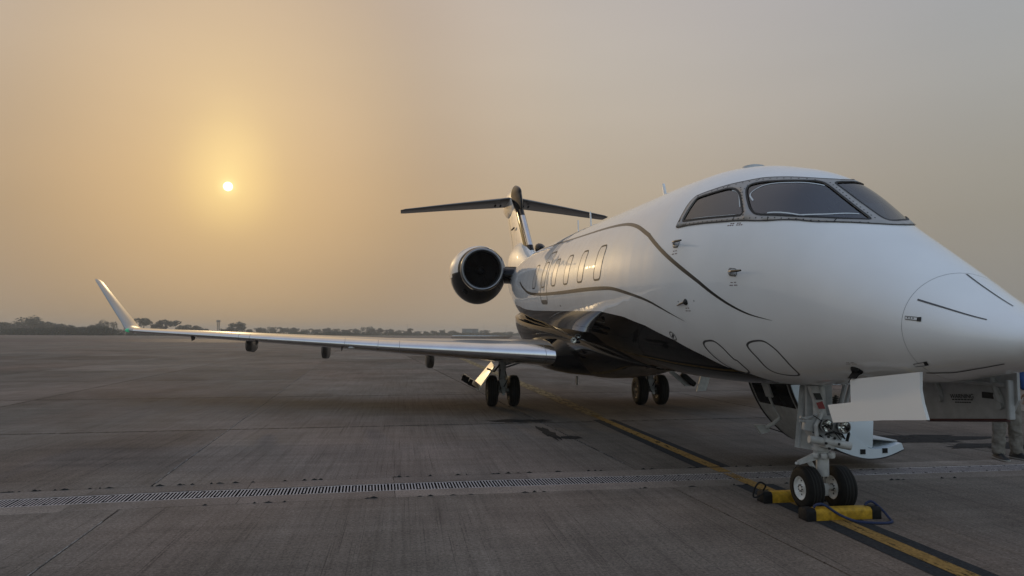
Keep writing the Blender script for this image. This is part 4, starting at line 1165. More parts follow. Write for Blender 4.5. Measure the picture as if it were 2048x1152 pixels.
for dx, dz in ((-.035, .06), (.03, .045), (-.03, -.05), (.035, -.06), (-.06, .0), (.07, -.01)):
    b.lathe([(0, .013), (.012, .012), (.013, 0)], A + Vector((dx, -.155, .645 + dz)), (0, -1, 0), 8)
for k in range(7):
    a = -2.6 + k * .75; b.lathe([(0, .012), (.014, .011), (.015, 0)], A + Vector((.085 * math.sin(a), -.085 * math.cos(a) + .015, .50)), (math.sin(a), -math.cos(a), 0), 8)
J(b.build('gear_bolts', M_screw), ng)
# lugs round the lower collar
b = MB()
for a in (-1.2, -.4, .5, 1.3):
    b.box(A + Vector((.09 * math.sin(a), -.09 * math.cos(a), .515)), (.055, .05, .05), Matrix.Rotation(a, 3, 'Z'), .01)
J(b.build('collar_lugs', M_white2), ng)
# torque link arm standing out to starboard
b = MB(); p0, p1 = A + Vector((-.05, -.02, .51)), A + Vector((-.26, -.03, .445)); d = (p1 - p0).normalized(); nz = Vector((-d.z, 0, d.x))
b.prism([p0 + nz * -.035, p0 + nz * .035, p1 + nz * .018, p1 - nz * .018], Vector((0, .03, 0))); b.lathe([(0, .04), (.045, .04), (.046, .0)], p0 + Vector((0, .035, 0)), (0, -1, 0), 14)
b.tube([p1 + Vector((-.03, .0, 0)), p1 + Vector((.02, .03, -.01))], .014, 8)
b.prism([A + Vector((-.16, .0, .44)), A + Vector((-.11, .0, .46)), A + Vector((-.07, 0, .39)), A + Vector((-.12, 0, .40))], Vector((0, .015, 0)))
J(b.build('torque_link', M_white2, None, False), ng)
# housing with the two taxi lamps
b = MB(); b.prism([A + Vector((-.14, -.05, .87)), A + Vector((.17, -.06, .90)), A + Vector((.20, -.06, .83)), A + Vector((.17, -.06, .66)), A + Vector((-.10, -.05, .66)), A + Vector((-.16, -.05, .78))], Vector((0, .12, 0))); J(b.build('lamp_housing', M_grey2, None, False), ng)
for dx, dz in ((-.015, .80), (.16, .785)):
    p = A + Vector((dx, -.08, dz)); ax = Vector((-.12, -.98, .02))
    b = MB(); b.lathe([(-.06, .045), (.02, .062), (.045, .064), (.045, .056), (.02, .054)], p, ax, 24); lm = J(b.build('taxi_lamp', M_lip), ng)
    b = MB(); b.lathe([(-.02, 0), (-.012, .02), (.01, .042), (.03, .055)], p, ax, 24); J(b.build('lamp_reflector', M_lens), ng)
    b = MB(); b.lathe([(.036, .055), (.041, .03), (.043, 0)], p, ax, 24); J(b.build('lamp_glass', M_lglass), ng)
# drag brace, spring and hoses
b = MB(); p0, p1 = A + Vector((-.10, -.02, 1.17)), A + Vector((.0, .0, .86)); 
b.prism([p0 + Vector((-.045, -.03, 0)), p0 + Vector((.04, -.03, 0)), p1 + Vector((.04, -.05, 0)), p1 + Vector((-.03, -.05, 0))], Vector((0, .05, 0)))
b.tube([p1 + Vector((-.02, -.05, .06)), A + Vector((-.11, -.08, .80)), A + Vector((-.10, -.08, .70))], .02, 8)
J(b.build('drag_brace', M_white2, None, False), ng)
for t0, t1, mt in ((.22, .42, M_txtb), (.46, .70, M_red)):
    q0, q1 = p0.lerp(p1, t0), p0.lerp(p1, t1)
    b = MB(); b.prism([q0 + Vector((-.036, -.034, 0)), q0 + Vector((.036, -.036, 0)), q1 + Vector((.036, -.05, 0)), q1 + Vector((-.03, -.05, 0))], Vector((0, -.003, 0))); J(b.build('placard', mt, None, False), ng)
b = MB(); s0, s1 = A + Vector((.13, -.04, 1.08)), A + Vector((.105, -.06, .88)); b.tube([s0, s1], .012, 8)
hel = [s0.lerp(s1, t) + Vector((.026 * math.cos(t * 75), .026 * math.sin(t * 75), 0)) for t in np.linspace(.08, .92, 140)]
J(b.build('spring_rod', M_screw), ng)
b = MB(); b.tube(hel, .0055, 5); J(b.build('spring', M_screw), ng)
b = MB(); b.tube([A + Vector((.10, .0, .70)), A + Vector((.18, -.02, .95)), A + Vector((.23, -.02, 1.12)), A + Vector((.25, -.02, 1.2))], .024, 10); b.tube([A + Vector((.2, .05, .7)), A + Vector((.3, .05, 1.0)), A + Vector((.34, .02, 1.2))], .018, 8)
b.box(A + Vector((.05, .12, 1.0)), (.28, .05, .36), None, .02)
J(b.build('gear_leg', M_grey2), ng)
b = MB()
rnd = random.Random(5)
for k in range(5):
    p = A + Vector((rnd.uniform(-.16, -.04), rnd.uniform(-.1, 0), rnd.uniform(.72, .9))); q = A + Vector((rnd.uniform(-.12, .18), -.12, rnd.uniform(.6, .7)))
    mid = (p + q) / 2 + Vector((rnd.uniform(-.08, .03), -.05, rnd.uniform(-.03, .06))); cur = [p * (1 - t) ** 2 + mid * 2 * t * (1 - t) + q * t * t for t in np.linspace(0, 1, 9)]
    b.tube(cur, .0045, 6)
b.tube([A + Vector((-.05, -.13, .72)), A + Vector((.02, -.15, .745)), A + Vector((.11, -.15, .725)), A + Vector((.15, -.13, .68))], .009, 8)
b.tube([A + Vector((.19, -.1, .78)), A + Vector((.215, -.1, .72)), A + Vector((.19, -.1, .64))], .014, 8)
J(b.build('hydraulic_hoses', M_rubber), ng)
b = MB(); b.box(A + Vector((-.16, -.03, .80)), (.09, .06, .11), Matrix.Rotation(R(12), 3, 'Y'), .008); b.tube([A + Vector((-.25, -.05, .88)), A + Vector((-.2, -.05, .86)), A + Vector((-.08, -.06, .9))], .014, 8); b.tube([A + Vector((-.26, -.05, .84)), A + Vector((-.1, -.05, .83))], .011, 8); J(b.build('uplock_bracket', M_grey2), ng)
# ---- nose gear doors
def door(pts, thick, mt, nm):
    b = MB(); b.prism([Vector(p) for p in pts], thick); return J(b.build(nm, mt, None, False))
M_doorw = mat('plain white door paint', (.76, .77, .77), .4, coat=.3)
xd = -.36
d1 = door([(xd - .11 * (1.40 - z_), y_, z_) for y_, z_ in ((-.89, 1.30), (-1.65, 1.40), (-1.66, 1.28), (-1.69, 1.19), (-1.745, 1.08), (-1.3, 1.025), (-.71, .935), (-.62, 1.07), (-.92, 1.12))], Vector((.022, 0, 0)), M_doorw, 'nose_gear_door')
xd = .36
d2 = door([(xd, -.62, 1.32), (xd, -1.70, 1.40), (xd, -1.70, 1.20), (xd, -1.62, 1.06), (xd, -.80, .96), (xd, -.62, 1.05)], Vector((.022, 0, 0)), M_grey2, 'nose_gear_door')
for y_ in (-1.56, -.98):
    b = MB(); b.tube([Vector((xd - .0, y_ + .07, 1.34)), Vector((xd - .01, y_, 1.21)), Vector((xd + .01, y_ - .01, 1.14))], [.022, .028, .022], 8); b.lathe([(0, .03), (.02, .03), (.021, 0)], Vector((xd - .01, y_, 1.15)), (-1, 0, 0), 12); b.lathe([(0, .028), (.02, .028), (.021, 0)], Vector((xd - .01, y_ + .01, 1.22)), (-1, 0, 0), 12)
    J(b.build('door_hinge', M_grey2), d2)
b = MB(); b.prism([Vector((xd - .003, -.80, .968)), Vector((xd - .003, -1.60, 1.062)), Vector((xd + .03, -1.60, 1.05)), Vector((xd + .03, -.80, .955))], Vector((0, 0, -.012))); J(b.build('door_edge_seal', mat('dark red door edge', (.07, .015, .015), .6), None, False), d2)
b = MB(); b.box((xd - .02, -1.66, 1.2), (.05, .03, .28), None, .01); b.box((xd - .012, -1.25, 1.30), (.03, .75, .03), None, .01); J(b.build('door_rib', M_grey2, None, False), d2)
def text(body_, loc, rx, size, mt, nm='lettering'):
    cu = bpy.data.curves.new(nm, 'FONT'); cu.body = body_; cu.size = size; cu.align_x = 'CENTER'; cu.align_y = 'CENTER'; cu.extrude = .0006
    o = bpy.data.objects.new(nm, cu); cu.materials.append(mt); COL.objects.link(o)
    me = bpy.data.meshes.new_from_object(o); bpy.data.objects.remove(o); o = bpy.data.objects.new(nm, me); COL.objects.link(o); o.matrix_world = rx; return o
def face_minus_x(loc, slope=0.0):
    # text plane facing -X, reading towards the nose (-Y)
    xax = Vector((0, -1, slope)).normalized(); zax = Vector((-1, 0, 0)); yax = zax.cross(xax)
    M_ = Matrix((xax, yax, zax)).transposed().to_4x4(); M_.translation = loc; return M_
J(text('WARNING', None, face_minus_x((xd - .003, -1.20, 1.185), .08), .048, M_txtb), d2)
for k, (y0_, y1_) in enumerate(((-1.10, -1.31), (-1.13, -1.29))):
    z_ = 1.148 - k * .018; b = MB(); nseg = 7
    for q in range(nseg):
        a = y0_ + (y1_ - y0_) * (q + .1) / nseg; c_ = y0_ + (y1_ - y0_) * (q + .85) / nseg
        b.prism([Vector((xd - .002, a, z_ - .08 * (a - y0_))), Vector((xd - .002, c_, z_ - .08 * (c_ - y0_))), Vector((xd - .002, c_, z_ - .08 * (c_ - y0_) + .009)), Vector((xd - .002, a, z_ - .08 * (a - y0_) + .009))], Vector((-.001, 0, 0)))
    J(b.build('small_lettering', M_txtb, None, False), d2)
b = MB(); b.box((xd - .003, -1.445, 1.215), (.004, .10, .045)); J(b.build('placard', M_txtb, None, False), d2)
# rear door of the nose gear on the strut, seen edge-on
b = MB(); b.prism([Vector((-.02, .42, 1.16)), Vector((.07, .40, 1.16)), Vector((.06, .36, .53)), Vector((-.10, .40, .555))], Vector((.03, .03, 0))); J(b.build('rear_gear_door', M_white2, None, False))
b = MB(); b.prism([Vector((-.065, .395, .56)), Vector((-.05, .392, .56)), Vector((.03, .41, 1.15)), Vector((.015, .415, 1.15))], Vector((0, -.015, 0))); J(b.build('rear_gear_door_rib', M_grey2, None, False))

# ---- open cabin door with steps on the port side
prof = catmull([(.72, 1.14), (.80, .9), (.97, .6), (1.25, .32), (1.5, .2), (1.75, .145), (2.0, .165), (2.24, .25)], 4)
def off2(pf, d):
    t = np.gradient(pf, axis=0); t /= np.linalg.norm(t, axis=1, keepdims=True); return pf + np.stack([-t[:, 1], t[:, 0]], 1) * d
thk = np.interp(np.arange(len(prof)), [0, len(prof) * .45, len(prof) * .7, len(prof) - 1], [.34, .30, .12, .08])[:, None]
o_ = off2(prof, 0.0); i_ = off2(prof, thk); n_ = len(o_); v = []; f = []
for y_ in (1.88, 2.94):
    v += [(p[0], y_, p[1]) for p in o_] + [(p[0], y_, p[1]) for p in i_]
for k in range(n_ - 1):
    f += [(k, k + 1, n_ + k + 1, n_ + k), (2 * n_ + k, 3 * n_ + k, 3 * n_ + k + 1, 2 * n_ + k + 1), (k, 2 * n_ + k, 2 * n_ + k + 1, k + 1), (n_ + k, n_ + k + 1, 3 * n_ + k + 1, 3 * n_ + k)]
f += [(0, n_, 3 * n_, 2 * n_), (n_ - 1, 3 * n_ - 1, 4 * n_ - 1, 2 * n_ - 1)]
cdn = J(fix_normals(mesh('cabin_door', v, f, mat('cabin door white', (.60, .66, .70), .4, coat=.3), None, True, 40)))
def skin_band(nm, y0_, y1_, k0, k1, out, mt):
    """a sheet lying on the outer skin of the open door"""
    q = off2(prof, -out)[k0:k1]; q2 = off2(prof, -out - .004)[k0:k1]; b = MB()
    for i in range(len(q) - 1):
        b.add([(q[i][0], y0_, q[i][1]), (q[i][0], y1_, q[i][1]), (q[i + 1][0], y1_, q[i + 1][1]), (q[i + 1][0], y0_, q[i + 1][1])], [(0, 1, 2, 3)])
    return J(b.build(nm, mt, None, True), cdn)
NP = len(prof)
skin_band('door_skin', 1.90, 2.92, 0, NP, .006, M_white2)
skin_band('door_paint', 1.97, 2.86, 0, 7, .010, M_black)
skin_band('door_seal', 2.895, 2.945, 0, NP, .012, M_seal); skin_band('door_seal', 1.875, 1.935, 0, NP, .012, M_seal)
b = MB(); b.box((1.62, 2.05, .45), (.46, .3, .34), Matrix.Rotation(R(4), 3, 'Y'), .02); J(b.build('door_step', mat('cabin door white', (.6, .66, .7), .4)), cdn)
b = MB(); b.box((1.98, 2.35, .36), (.5, .75, .02), Matrix.Rotation(R(6), 3, 'Y'), .006); b.box((1.35, 2.45, .62), (.3, .7, .05), None, .01); J(b.build('step_tread', M_cockl), cdn)
for k, x_ in enumerate((1.42, 1.68, 1.98)):
    b = MB(); z_ = float(np.interp(x_, prof[:, 0], prof[:, 1])); b.box((x_, 1.878, z_ + .075), (.07, .014, .06), None, .004); J(b.build('door_catch', M_rubber, None, False), cdn)
b = MB(); b.box((1.33, 1.89, .44), (.03, .02, .03)); J(b.build('door_catch', M_rubber, None, False), cdn)
# dark latch recess and the latch arm by the hinge side
b = MB(); b.box((.735, 2.42, .95), (.03, .17, .2), Matrix.Rotation(R(-20), 3, 'Y'), .012); b.tube([Vector((.76, 2.42, .86)), Vector((.80, 2.38, .72)), Vector((.86, 2.34, .6))], [.018, .015, .016], 8)
b.tube([Vector((.86, 2.34, .60)), Vector((.80, 2.40, .52)), Vector((.72, 2.45, .46))], .026, 8); b.prism([Vector((.58, 2.45, .50)), Vector((.76, 2.45, .49)), Vector((.78, 2.45, .41)), Vector((.66, 2.45, .38))], Vector((0, .06, 0)))
J(b.build('door_latch_arm', M_white2), cdn)
b = MB(); b.tube([Vector((1.2, 2.9, .55)), Vector((1.0, 2.95, .40)), Vector((1.4, 2.9, .27))], .008, 6); J(b.build('door_cable', M_rubber), cdn)

# ---- main gears
def main_gear(s):
    cx = -1.65 if s > 0 else 1.88; cy = 9.93
    g = JE('main_gear')
    for o_ in (-.24, .26): wheel(cx + o_, cy, .355, .235, .2, g, 9, True, mat('brown dusty hub', (.38, .32, .25), .4, metal=.5, var=.2, var_scale=20))
    A = Vector((cx, cy, 0))
    b = MB(); b.tube([A + Vector((0, .02, .42)), A + Vector((0, 0, .62)), A + Vector((0, 0, 1.25))], [.075, .085, .095], 16); b.box(A + Vector((0, -.06, .85)), (.13, .1, .34), None, .03); J(b.build('main_strut', M_grey2), g)
    b = MB(); b.box(A + Vector((0, -.02, .5)), (.2, .18, .24), None, .04); b.tube([A + Vector((-.3, 0, .355)), A + Vector((.3, 0, .355))], .05, 12); b.prism([A + Vector((-.06, -.1, .45)), A + Vector((.06, -.1, .45)), A + Vector((.03, -.26, .32)), A + Vector((-.03, -.26, .32))], Vector((0, 0, -.05))); J(b.build('trailing_arm', M_grey2), g)
    for o_ in (-.13, .13):
        b = MB(); b.lathe([(0, .12), (.06, .12), (.07, .1)], A + Vector((o_, 0, .355)), (math.copysign(1, o_), 0, 0), 18); b.box(A + Vector((o_, -.1, .3)), (.07, .1, .09), None, .01); J(b.build('brake_unit', M_screw), g)
    b = MB(); b.tube([A + Vector((.05, -.02, .95)), A + Vector((.35 * s, .1, 1.03)), A + Vector((.8 * s, .25, 1.13))], .032, 8); b.tube([A + Vector((.05 * s, -.08, .88)), A + Vector((.45 * s, .05, 1.0)), A + Vector((.8 * s, .1, 1.12))], .02, 8); J(b.build('side_brace', M_grey2), g)
    b = MB(); b.tube([A + Vector((-.08 * s, -.1, .95)), A + Vector((-.2 * s, -.12, .80)), A + Vector((-.36 * s, -.05, .86))], .022, 8); b.tube([A + Vector((.06, -.1, .8)), A + Vector((.1, -.14, .6)), A + Vector((.02, -.13, .45))], .012, 6); b.tube([A + Vector((-.06, -.1, .85)), A + Vector((-.1, -.13, .6)), A + Vector((-.05, -.14, .4))], .01, 6); J(b.build('gear_hoses', M_rubber), g)
    return g
main_gear(1); main_gear(-1)
# gear doors: two hinged leaves each
M_door_in = mat('primer white door leaf', (.72, .70, .65), .4, coat=.2)
def leaf(p, t, mt, nm='main_gear_door'): b = MB(); b.prism([Vector(q) for q in p], Vector(t)); return J(fix_normals(b.build(nm, mt, None, False)))
ld = leaf([(-2.22, 9.75, .40), (-2.21, 10.55, .54), (-1.83, 10.55, 1.0), (-1.86, 9.75, .92)], (.025, .0, -.02), M_door_in)
leaf([(-2.22, 9.73, .40), (-2.21, 10.5, .54), (-2.47, 10.4, .72), (-2.59, 9.78, .72)], (-.01, -.01, -.025), M_door_in)
b = MB()
for q in ((-2.55, 9.75, .66), (-2.48, 9.72, .62), (-2.40, 9.72, .56)): b.box(q, (.08, .06, .14), Matrix.Rotation(R(20), 3, 'Y'), .01)
b.prism([Vector((-2.6, 9.73, .70)), Vector((-2.25, 9.73, .43)), Vector((-2.33, 9.73, .45)), Vector((-2.56, 9.73, .58))], Vector((0, -.03, 0)))
J(b.build('door_mechanism', M_rubber), ld)
pdr = leaf([(2.98, 9.4, .87), (3.22, 9.4, .87), (3.05, 9.4, .36), (2.82, 9.4, .35)], (0, .03, 0), M_white2)
leaf([(2.15, 9.6, .86), (2.3, 9.6, .84), (2.78, 9.55, .47), (2.62, 9.55, .45)], (.02, .12, 0), M_grey2)
b = MB(); b.box((2.66, 9.5, .62), (.42, .12, .12), Matrix.Rotation(R(40), 3, 'Y'), .03); J(b.build('door_mechanism', M_rubber), pdr)
b = MB(); b.tube([Vector((1.9, 9.9, .86)), Vector((2.2, 9.8, .83)), Vector((2.5, 9.6, .92))], .02, 8); b.box((2.1, 9.6, .93), (.7, .06, .05), Matrix.Rotation(R(-8), 3, 'Y'), .01); J(b.build('door_link', M_grey2), pdr)

# ================================================================== WHEEL CHOCKS
def chock(name, x0, x1, yc, label, ropes):
    c = empty(name, ((x0 + x1) / 2, yc, 0)); tag(c, label, 'wheel chock', 'chocks at the nose wheels')
    inv = Matrix.Translation(-Vector(c.location))
    def ch(o): o.parent = c; o.matrix_parent_inverse = inv; return o
    def bar(xa, xb, d, h, mt, nm, bev):
        sec = [(-d / 2, 0.0), (d / 2, 0.0), (d / 2, h * .72), (d / 2 - .03, h), (-d / 2 + .022, h), (-d / 2, h * .78)]
        bm = bmesh.new()
        A_ = [bm.verts.new((xa, yc + y_, z_ + .001)) for y_, z_ in sec]; B_ = [bm.verts.new((xb, yc + y_, z_ + .001)) for y_, z_ in sec]
        bm.faces.new(A_[::-1]); bm.faces.new(B_)
        for i in range(6): bm.faces.new((A_[i], A_[(i + 1) % 6], B_[(i + 1) % 6], B_[i]))
        bmesh.ops.recalc_face_normals(bm, faces=bm.faces)
        bmesh.ops.bevel(bm, geom=bm.edges[:], offset=bev, segments=2, affect='EDGES', profile=.5)
        me = bpy.data.meshes.new(nm); bm.to_mesh(me); bm.free(); me.materials.append(mt); me.shade_smooth(); me.set_sharp_from_angle(angle=R(40))
        o = bpy.data.objects.new(nm, me); COL.objects.link(o); return ch(o)
    bar(x0 + .085, x1 - .085, .135, .103, M_yellow, 'chock_bar', .006)
    bar(x0, x0 + .092, .143, .107, M_rubber, 'end_block', .004); bar(x1 - .092, x1, .143, .107, M_rubber, 'end_block', .006)
    for pts, r, mt in ropes:
        b = MB(); q = catmull3(pts, 10); b.tube(q, r, 8)
        tw = []
        ch(b.build('rope', mt))
def catmull3(pts, n): return [Vector(p) for p in catmull(pts, n)]
chock('wheel_chock', -.36, .37, -.145, 'yellow wheel chock with black ends and a blue rope, in front of the nose wheels',
      [([(-.26, -.16, .108), (-.24, -.17, .135), (-.17, -.18, .135), (-.06, -.235, .06), (.05, -.30, .016), (.16, -.36, .013), (.28, -.385, .013), (.37, -.35, .013), (.41, -.26, .02), (.40, -.19, .07), (.33, -.15, .14), (.28, -.14, .13), (.26, -.14, .108)], .0115, M_rope)])
chock('wheel_chock.001', -.40, .33, .53, 'scuffed yellow wheel chock with black ends half hidden behind the nose wheels',
      [([(-.37, .53, .113), (-.36, .5, .17), (-.42, .5, .20), (-.47, .5, .15), (-.49, .5, .07), (-.46, .49, .06), (-.40, .47, .1)], .009, M_rubber)])

# ================================================================== PEOPLE
def skin_fig(name, joints, edges, mt, parent, sub=2, root=0):
    me = bpy.data.meshes.new(name); me.from_pydata([j[0] for j in joints], edges, []); me.materials.append(mt)
    o = bpy.data.objects.new(name, me); COL.objects.link(o); o.parent = parent
    md = o.modifiers.new('skin', 'SKIN'); md.use_smooth_shade = True
    for i, j in enumerate(joints):
        r_ = j[1]; me.skin_vertices[0].data[i].radius = r_ if isinstance(r_, tuple) else (r_, r_)
        me.skin_vertices[0].data[i].use_root = (i == root)
    sb = o.modifiers.new('sub', 'SUBSURF'); sb.levels = sub; sb.render_levels = sub
    return o
def head_on(name, base, parent, facing, hair_mt=M_hair):
    """head with nose, eyes, ears and mouth; base = top of the neck, facing = unit vector"""
    f = Vector(facing).normalized(); rt = f.cross(Vector((0, 0, 1))).normalized(); c = Vector(base) + Vector((0, 0, .115))
    v = []; fcs = []; nu, nv = 20, 14
    for i in range(nv + 1):
        ph = math.pi * i / nv
        for k in range(nu):
            a = 2 * math.pi * k / nu; x, y, z = math.sin(ph) * math.cos(a), math.sin(ph) * math.sin(a), math.cos(ph)
            wx = .076 * (1 - .22 * max(0, -z)); wy = .098 * (1 - .1 * max(0, -z)); p = rt * (x * wx) + f * (y * wy + (.012 if y > 0 and z < -.2 else 0)) + Vector((0, 0, z * .125))
            if y > .85 and -.35 < z < .1: p += f * .022 * (1 - abs(z + .12) * 3)      # nose
            v.append(c + p)
    for i in range(nv):
        for k in range(nu): fcs.append((i * nu + k, (i + 1) * nu + k, (i + 1) * nu + (k + 1) % nu, i * nu + (k + 1) % nu))
    h = fix_normals(mesh(name, v, fcs, M_skin, parent, True))
    b = MB()
    for s_ in (1, -1):
        b.lathe([(-.012, .0), (.0, .012), (.006, .008), (.008, 0)], c + rt * .032 * s_ + f * .086 + Vector((0, 0, .01)), f, 10)
    b.box(c + f * .098 - Vector((0, 0, .062)), (.045, .012, .008), Matrix.Rotation(math.atan2(-f.x, f.y), 3, 'Z'), .003)
    o = b.build('eyes_and_mouth', mat('dark eye', (.03, .015, .012), .4), parent)
    b = MB()
    for s_ in (1, -1): b.lathe([(-.006, .0), (-.004, .026), (.004, .028), (.006, .0)], c + rt * .078 * s_ - f * .005, rt * s_, 10)
    b.build('ears', M_skin, parent)
    v = []; fcs = []
    for i in range(8):
        ph = math.pi * .56 * i / 7
        for k in range(nu):
            a = 2 * math.pi * k / nu; x, y, z = math.sin(ph) * math.cos(a), math.sin(ph) * math.sin(a), math.cos(ph)
            if y > .2 and z < .35: z = .35; 
            v.append(c + rt * x * .083 + f * (y * .104 - .006) + Vector((0, 0, z * .134 + .004)))
    for i in range(7):
        for k in range(nu): fcs.append((i * nu + k, (i + 1) * nu + k, (i + 1) * nu + (k + 1) % nu, i * nu + (k + 1) % nu))
    fix_normals(mesh('hair', v, fcs, hair_mt, parent, True))
    return h
def hand(name, wrist, d, side, parent):
    """relaxed hand: palm, four unequal bent fingers and a thumb off the side"""
    w = Vector(wrist); d = Vector(d).normalized(); s_ = Vector(side).normalized(); n = d.cross(s_).normalized()
    j = [(w, .026), (w + d * .045, (.036, .018)), (w + d * .085, (.038, .015))]; e = [(0, 1), (1, 2)]
    for k, (off, L_) in enumerate(((-.03, .066), (-.01, .078), (.011, .072), (.03, .056))):
        a = w + d * .09 + s_ * off; i0 = len(j)
        j += [(a, .0095), (a + d * L_ * .45 + n * .008, .0088), (a + d * L_ * .75 + n * .022, .008), (a + d * L_ * .95 + n * .04, .0065)]
        e += [(2, i0), (i0, i0 + 1), (i0 + 1, i0 + 2), (i0 + 2, i0 + 3)]
    i0 = len(j); a = w + d * .03 - s_ * .034
    j += [(a, .013), (a + d * .03 - s_ * .02 + n * .012, .011), (a + d * .06 - s_ * .022 + n * .024, .009)]; e += [(1, i0), (i0, i0 + 1), (i0 + 1, i0 + 2)]
    return skin_fig(name, j, e, M_skin, parent, 1)

# a person standing beyond the nose, seen from the jacket hem down
PX, PY = 4.17, 2.36
per = empty('person', (PX, PY, 0)); tag(per, 'person in blue jacket and grey beige trousers standing behind the nose gear door', 'person')
V3 = lambda x, y, z: Vector((x, y, z))
# trousers: pelvis and two legs (local coordinates, facing -Y)
jt = [(V3(0, 0, .95), (.165, .115)), (V3(0, 0, .86), (.165, .12)),
      (V3(-.10, 0, .76), (.098, .10)), (V3(-.117, -.012, .49), (.080, .085)), (V3(-.127, .012, .30), (.078, .084)), (V3(-.132, .015, .13), (.070, .080)), (V3(-.133, .01, .045), (.074, .086)),
      (V3(.095, .0, .76), (.098, .10)), (V3(.102, -.02, .49), (.080, .088)), (V3(.118, -.005, .30), (.078, .084)), (V3(.132, -.01, .13), (.070, .080)), (V3(.134, -.015, .045), (.074, .086))]
tr_o = skin_fig('trousers', jt, [(0, 1), (1, 2), (2, 3), (3, 4), (4, 5), (5, 6), (1, 7), (7, 8), (8, 9), (9, 10), (10, 11)], M_trouser, per, 4)
tx = bpy.data.textures.new('cloth_folds', 'CLOUDS'); tx.noise_scale = .085; tx.noise_depth = 2
dm = tr_o.modifiers.new('folds', 'DISPLACE'); dm.texture = tx; dm.strength = .034; dm.mid_level = .5
jj = [(V3(0, 0, .84), (.19, .14)), (V3(0, 0, 1.05), (.18, .13)), (V3(0, 0, 1.28), (.19, .13)), (V3(0, .005, 1.43), (.15, .10)), (V3(0, .0, 1.50), (.07, .07)),
      (V3(-.205, .0, 1.42), .065), (V3(-.25, .02, 1.15), .055), (V3(-.255, -.04, .92), .045), (V3(.205, .0, 1.42), .065), (V3(.25, .02, 1.15), .055), (V3(.255, -.04, .92), .045)]
skin_fig('jacket', jj, [(0, 1), (1, 2), (2, 3), (3, 4), (3, 5), (5, 6), (6, 7), (3, 8), (8, 9), (9, 10)], M_jacket, per)
skin_fig('body', [(V3(0, 0, 1.38), .09), (V3(0, 0, 1.50), .052), (V3(0, -.01, 1.60), .05)], [(0, 1), (1, 2)], M_skin, per)
head_on('head', (0, -.015, 1.55), per, (-.2, -1, 0))
hand('hand', (-.257, -.05, .89), (0, -.1, -1), (0, 1, 0), per); hand('hand.001', (.257, -.05, .89), (0, -.1, -1), (0, -1, 0), per)
for x_, y_, ang_ in ((-.135, .0, 12), (.135, -.02, -14)):
    sh = []
    a_ = R(ang_)
    fw = Vector((-math.sin(a_) - .1, -math.cos(a_), 0)).normalized(); sd = Vector((-fw.y, fw.x, 0))
    for t, w_, h_ in ((-.11, .030, .07), (-.095, .044, .10), (-.03, .050, .12), (.04, .053, .095), (.11, .056, .068), (.165, .051, .05), (.205, .033, .038), (.218, .012, .03)):
        sh.append([Vector((x_, y_, 0)) + fw * t + sd * w_ * math.cos(k) * (1 if math.sin(k) < .3 else .75) + Vector((0, 0, .028 + (h_ - .028) * max(0, math.sin(k)) ** .8 - .008 * max(0, -math.sin(k)))) for k in np.linspace(0, 2 * math.pi, 18, endpoint=False)])
    loft('shoe', sh, M_shoe, per, angle=60)
    sh = []
    for t, w_ in ((-.115, .033), (-.10, .048), (-.03, .054), (.04, .057), (.11, .061), (.165, .056), (.208, .036), (.222, .014)):
        sh.append([Vector((x_, y_, 0)) + fw * t + sd * w_ * math.cos(k) + Vector((0, 0, .013 + .012 * math.sin(k))) for k in np.linspace(0, 2 * math.pi, 18, endpoint=False)])
    loft('shoe_sole', sh, M_sole, per, angle=60)
    b = MB()
    for q in range(4): p = Vector((x_, y_, .098 - .011 * q)) + fw * (.0 + .026 * q); b.tube([p - sd * .03, p + Vector((0, 0, .01)), p + sd * .03], .005, 5)
    b.build('shoe_laces', M_txtb, per)

# the pilot behind the main windshield
pb = Vector(body(np.array([-.42, .45, -.25])))
pil = empty('person', tuple(pb)); tag(pil, 'pilot in a white shirt sitting dimly visible behind the windshield', 'person')
jp = [(V3(0, .05, .0), (.17, .12)), (V3(0, .04, .2), (.16, .11)), (V3(0, .03, .42), (.19, .11)), (V3(0, .02, .5), (.1, .08)), (V3(0, .01, .56), (.055, .055)),
      (V3(-.2, .02, .44), .06), (V3(-.24, -.1, .22), .048), (V3(-.18, -.32, .18), .038), (V3(.2, .02, .44), .06), (V3(.24, -.1, .22), .048), (V3(.16, -.32, .18), .038)]
skin_fig('shirt', jp, [(0, 1), (1, 2), (2, 3), (3, 4), (2, 5), (5, 6), (6, 7), (2, 8), (8, 9), (9, 10)], M_shirt, pil)
skin_fig('body', [(V3(0, .02, .48), .07), (V3(0, .01, .56), .052), (V3(0, 0, .66), .05)], [(0, 1), (1, 2)], M_skin, pil)
head_on('head', (0, .0, .62), pil, (0, -1, -.05))
skin_fig('trousers', [(V3(0, .05, .02), (.17, .12)), (V3(-.1, -.2, .02), .085), (V3(-.11, -.42, .03), .065), (V3(-.11, -.5, -.3), .05), (V3(.1, -.2, .02), .085), (V3(.11, -.42, .03), .065), (V3(.11, -.5, -.3), .05)], [(0, 1), (1, 2), (2, 3), (0, 4), (4, 5), (5, 6)], M_txtb, pil)
hand('hand', (-.175, -.34, .175), (.1, -1, -.1), (1, 0, 0), pil); hand('hand.001', (.155, -.34, .175), (-.1, -1, -.1), (-1, 0, 0), pil)

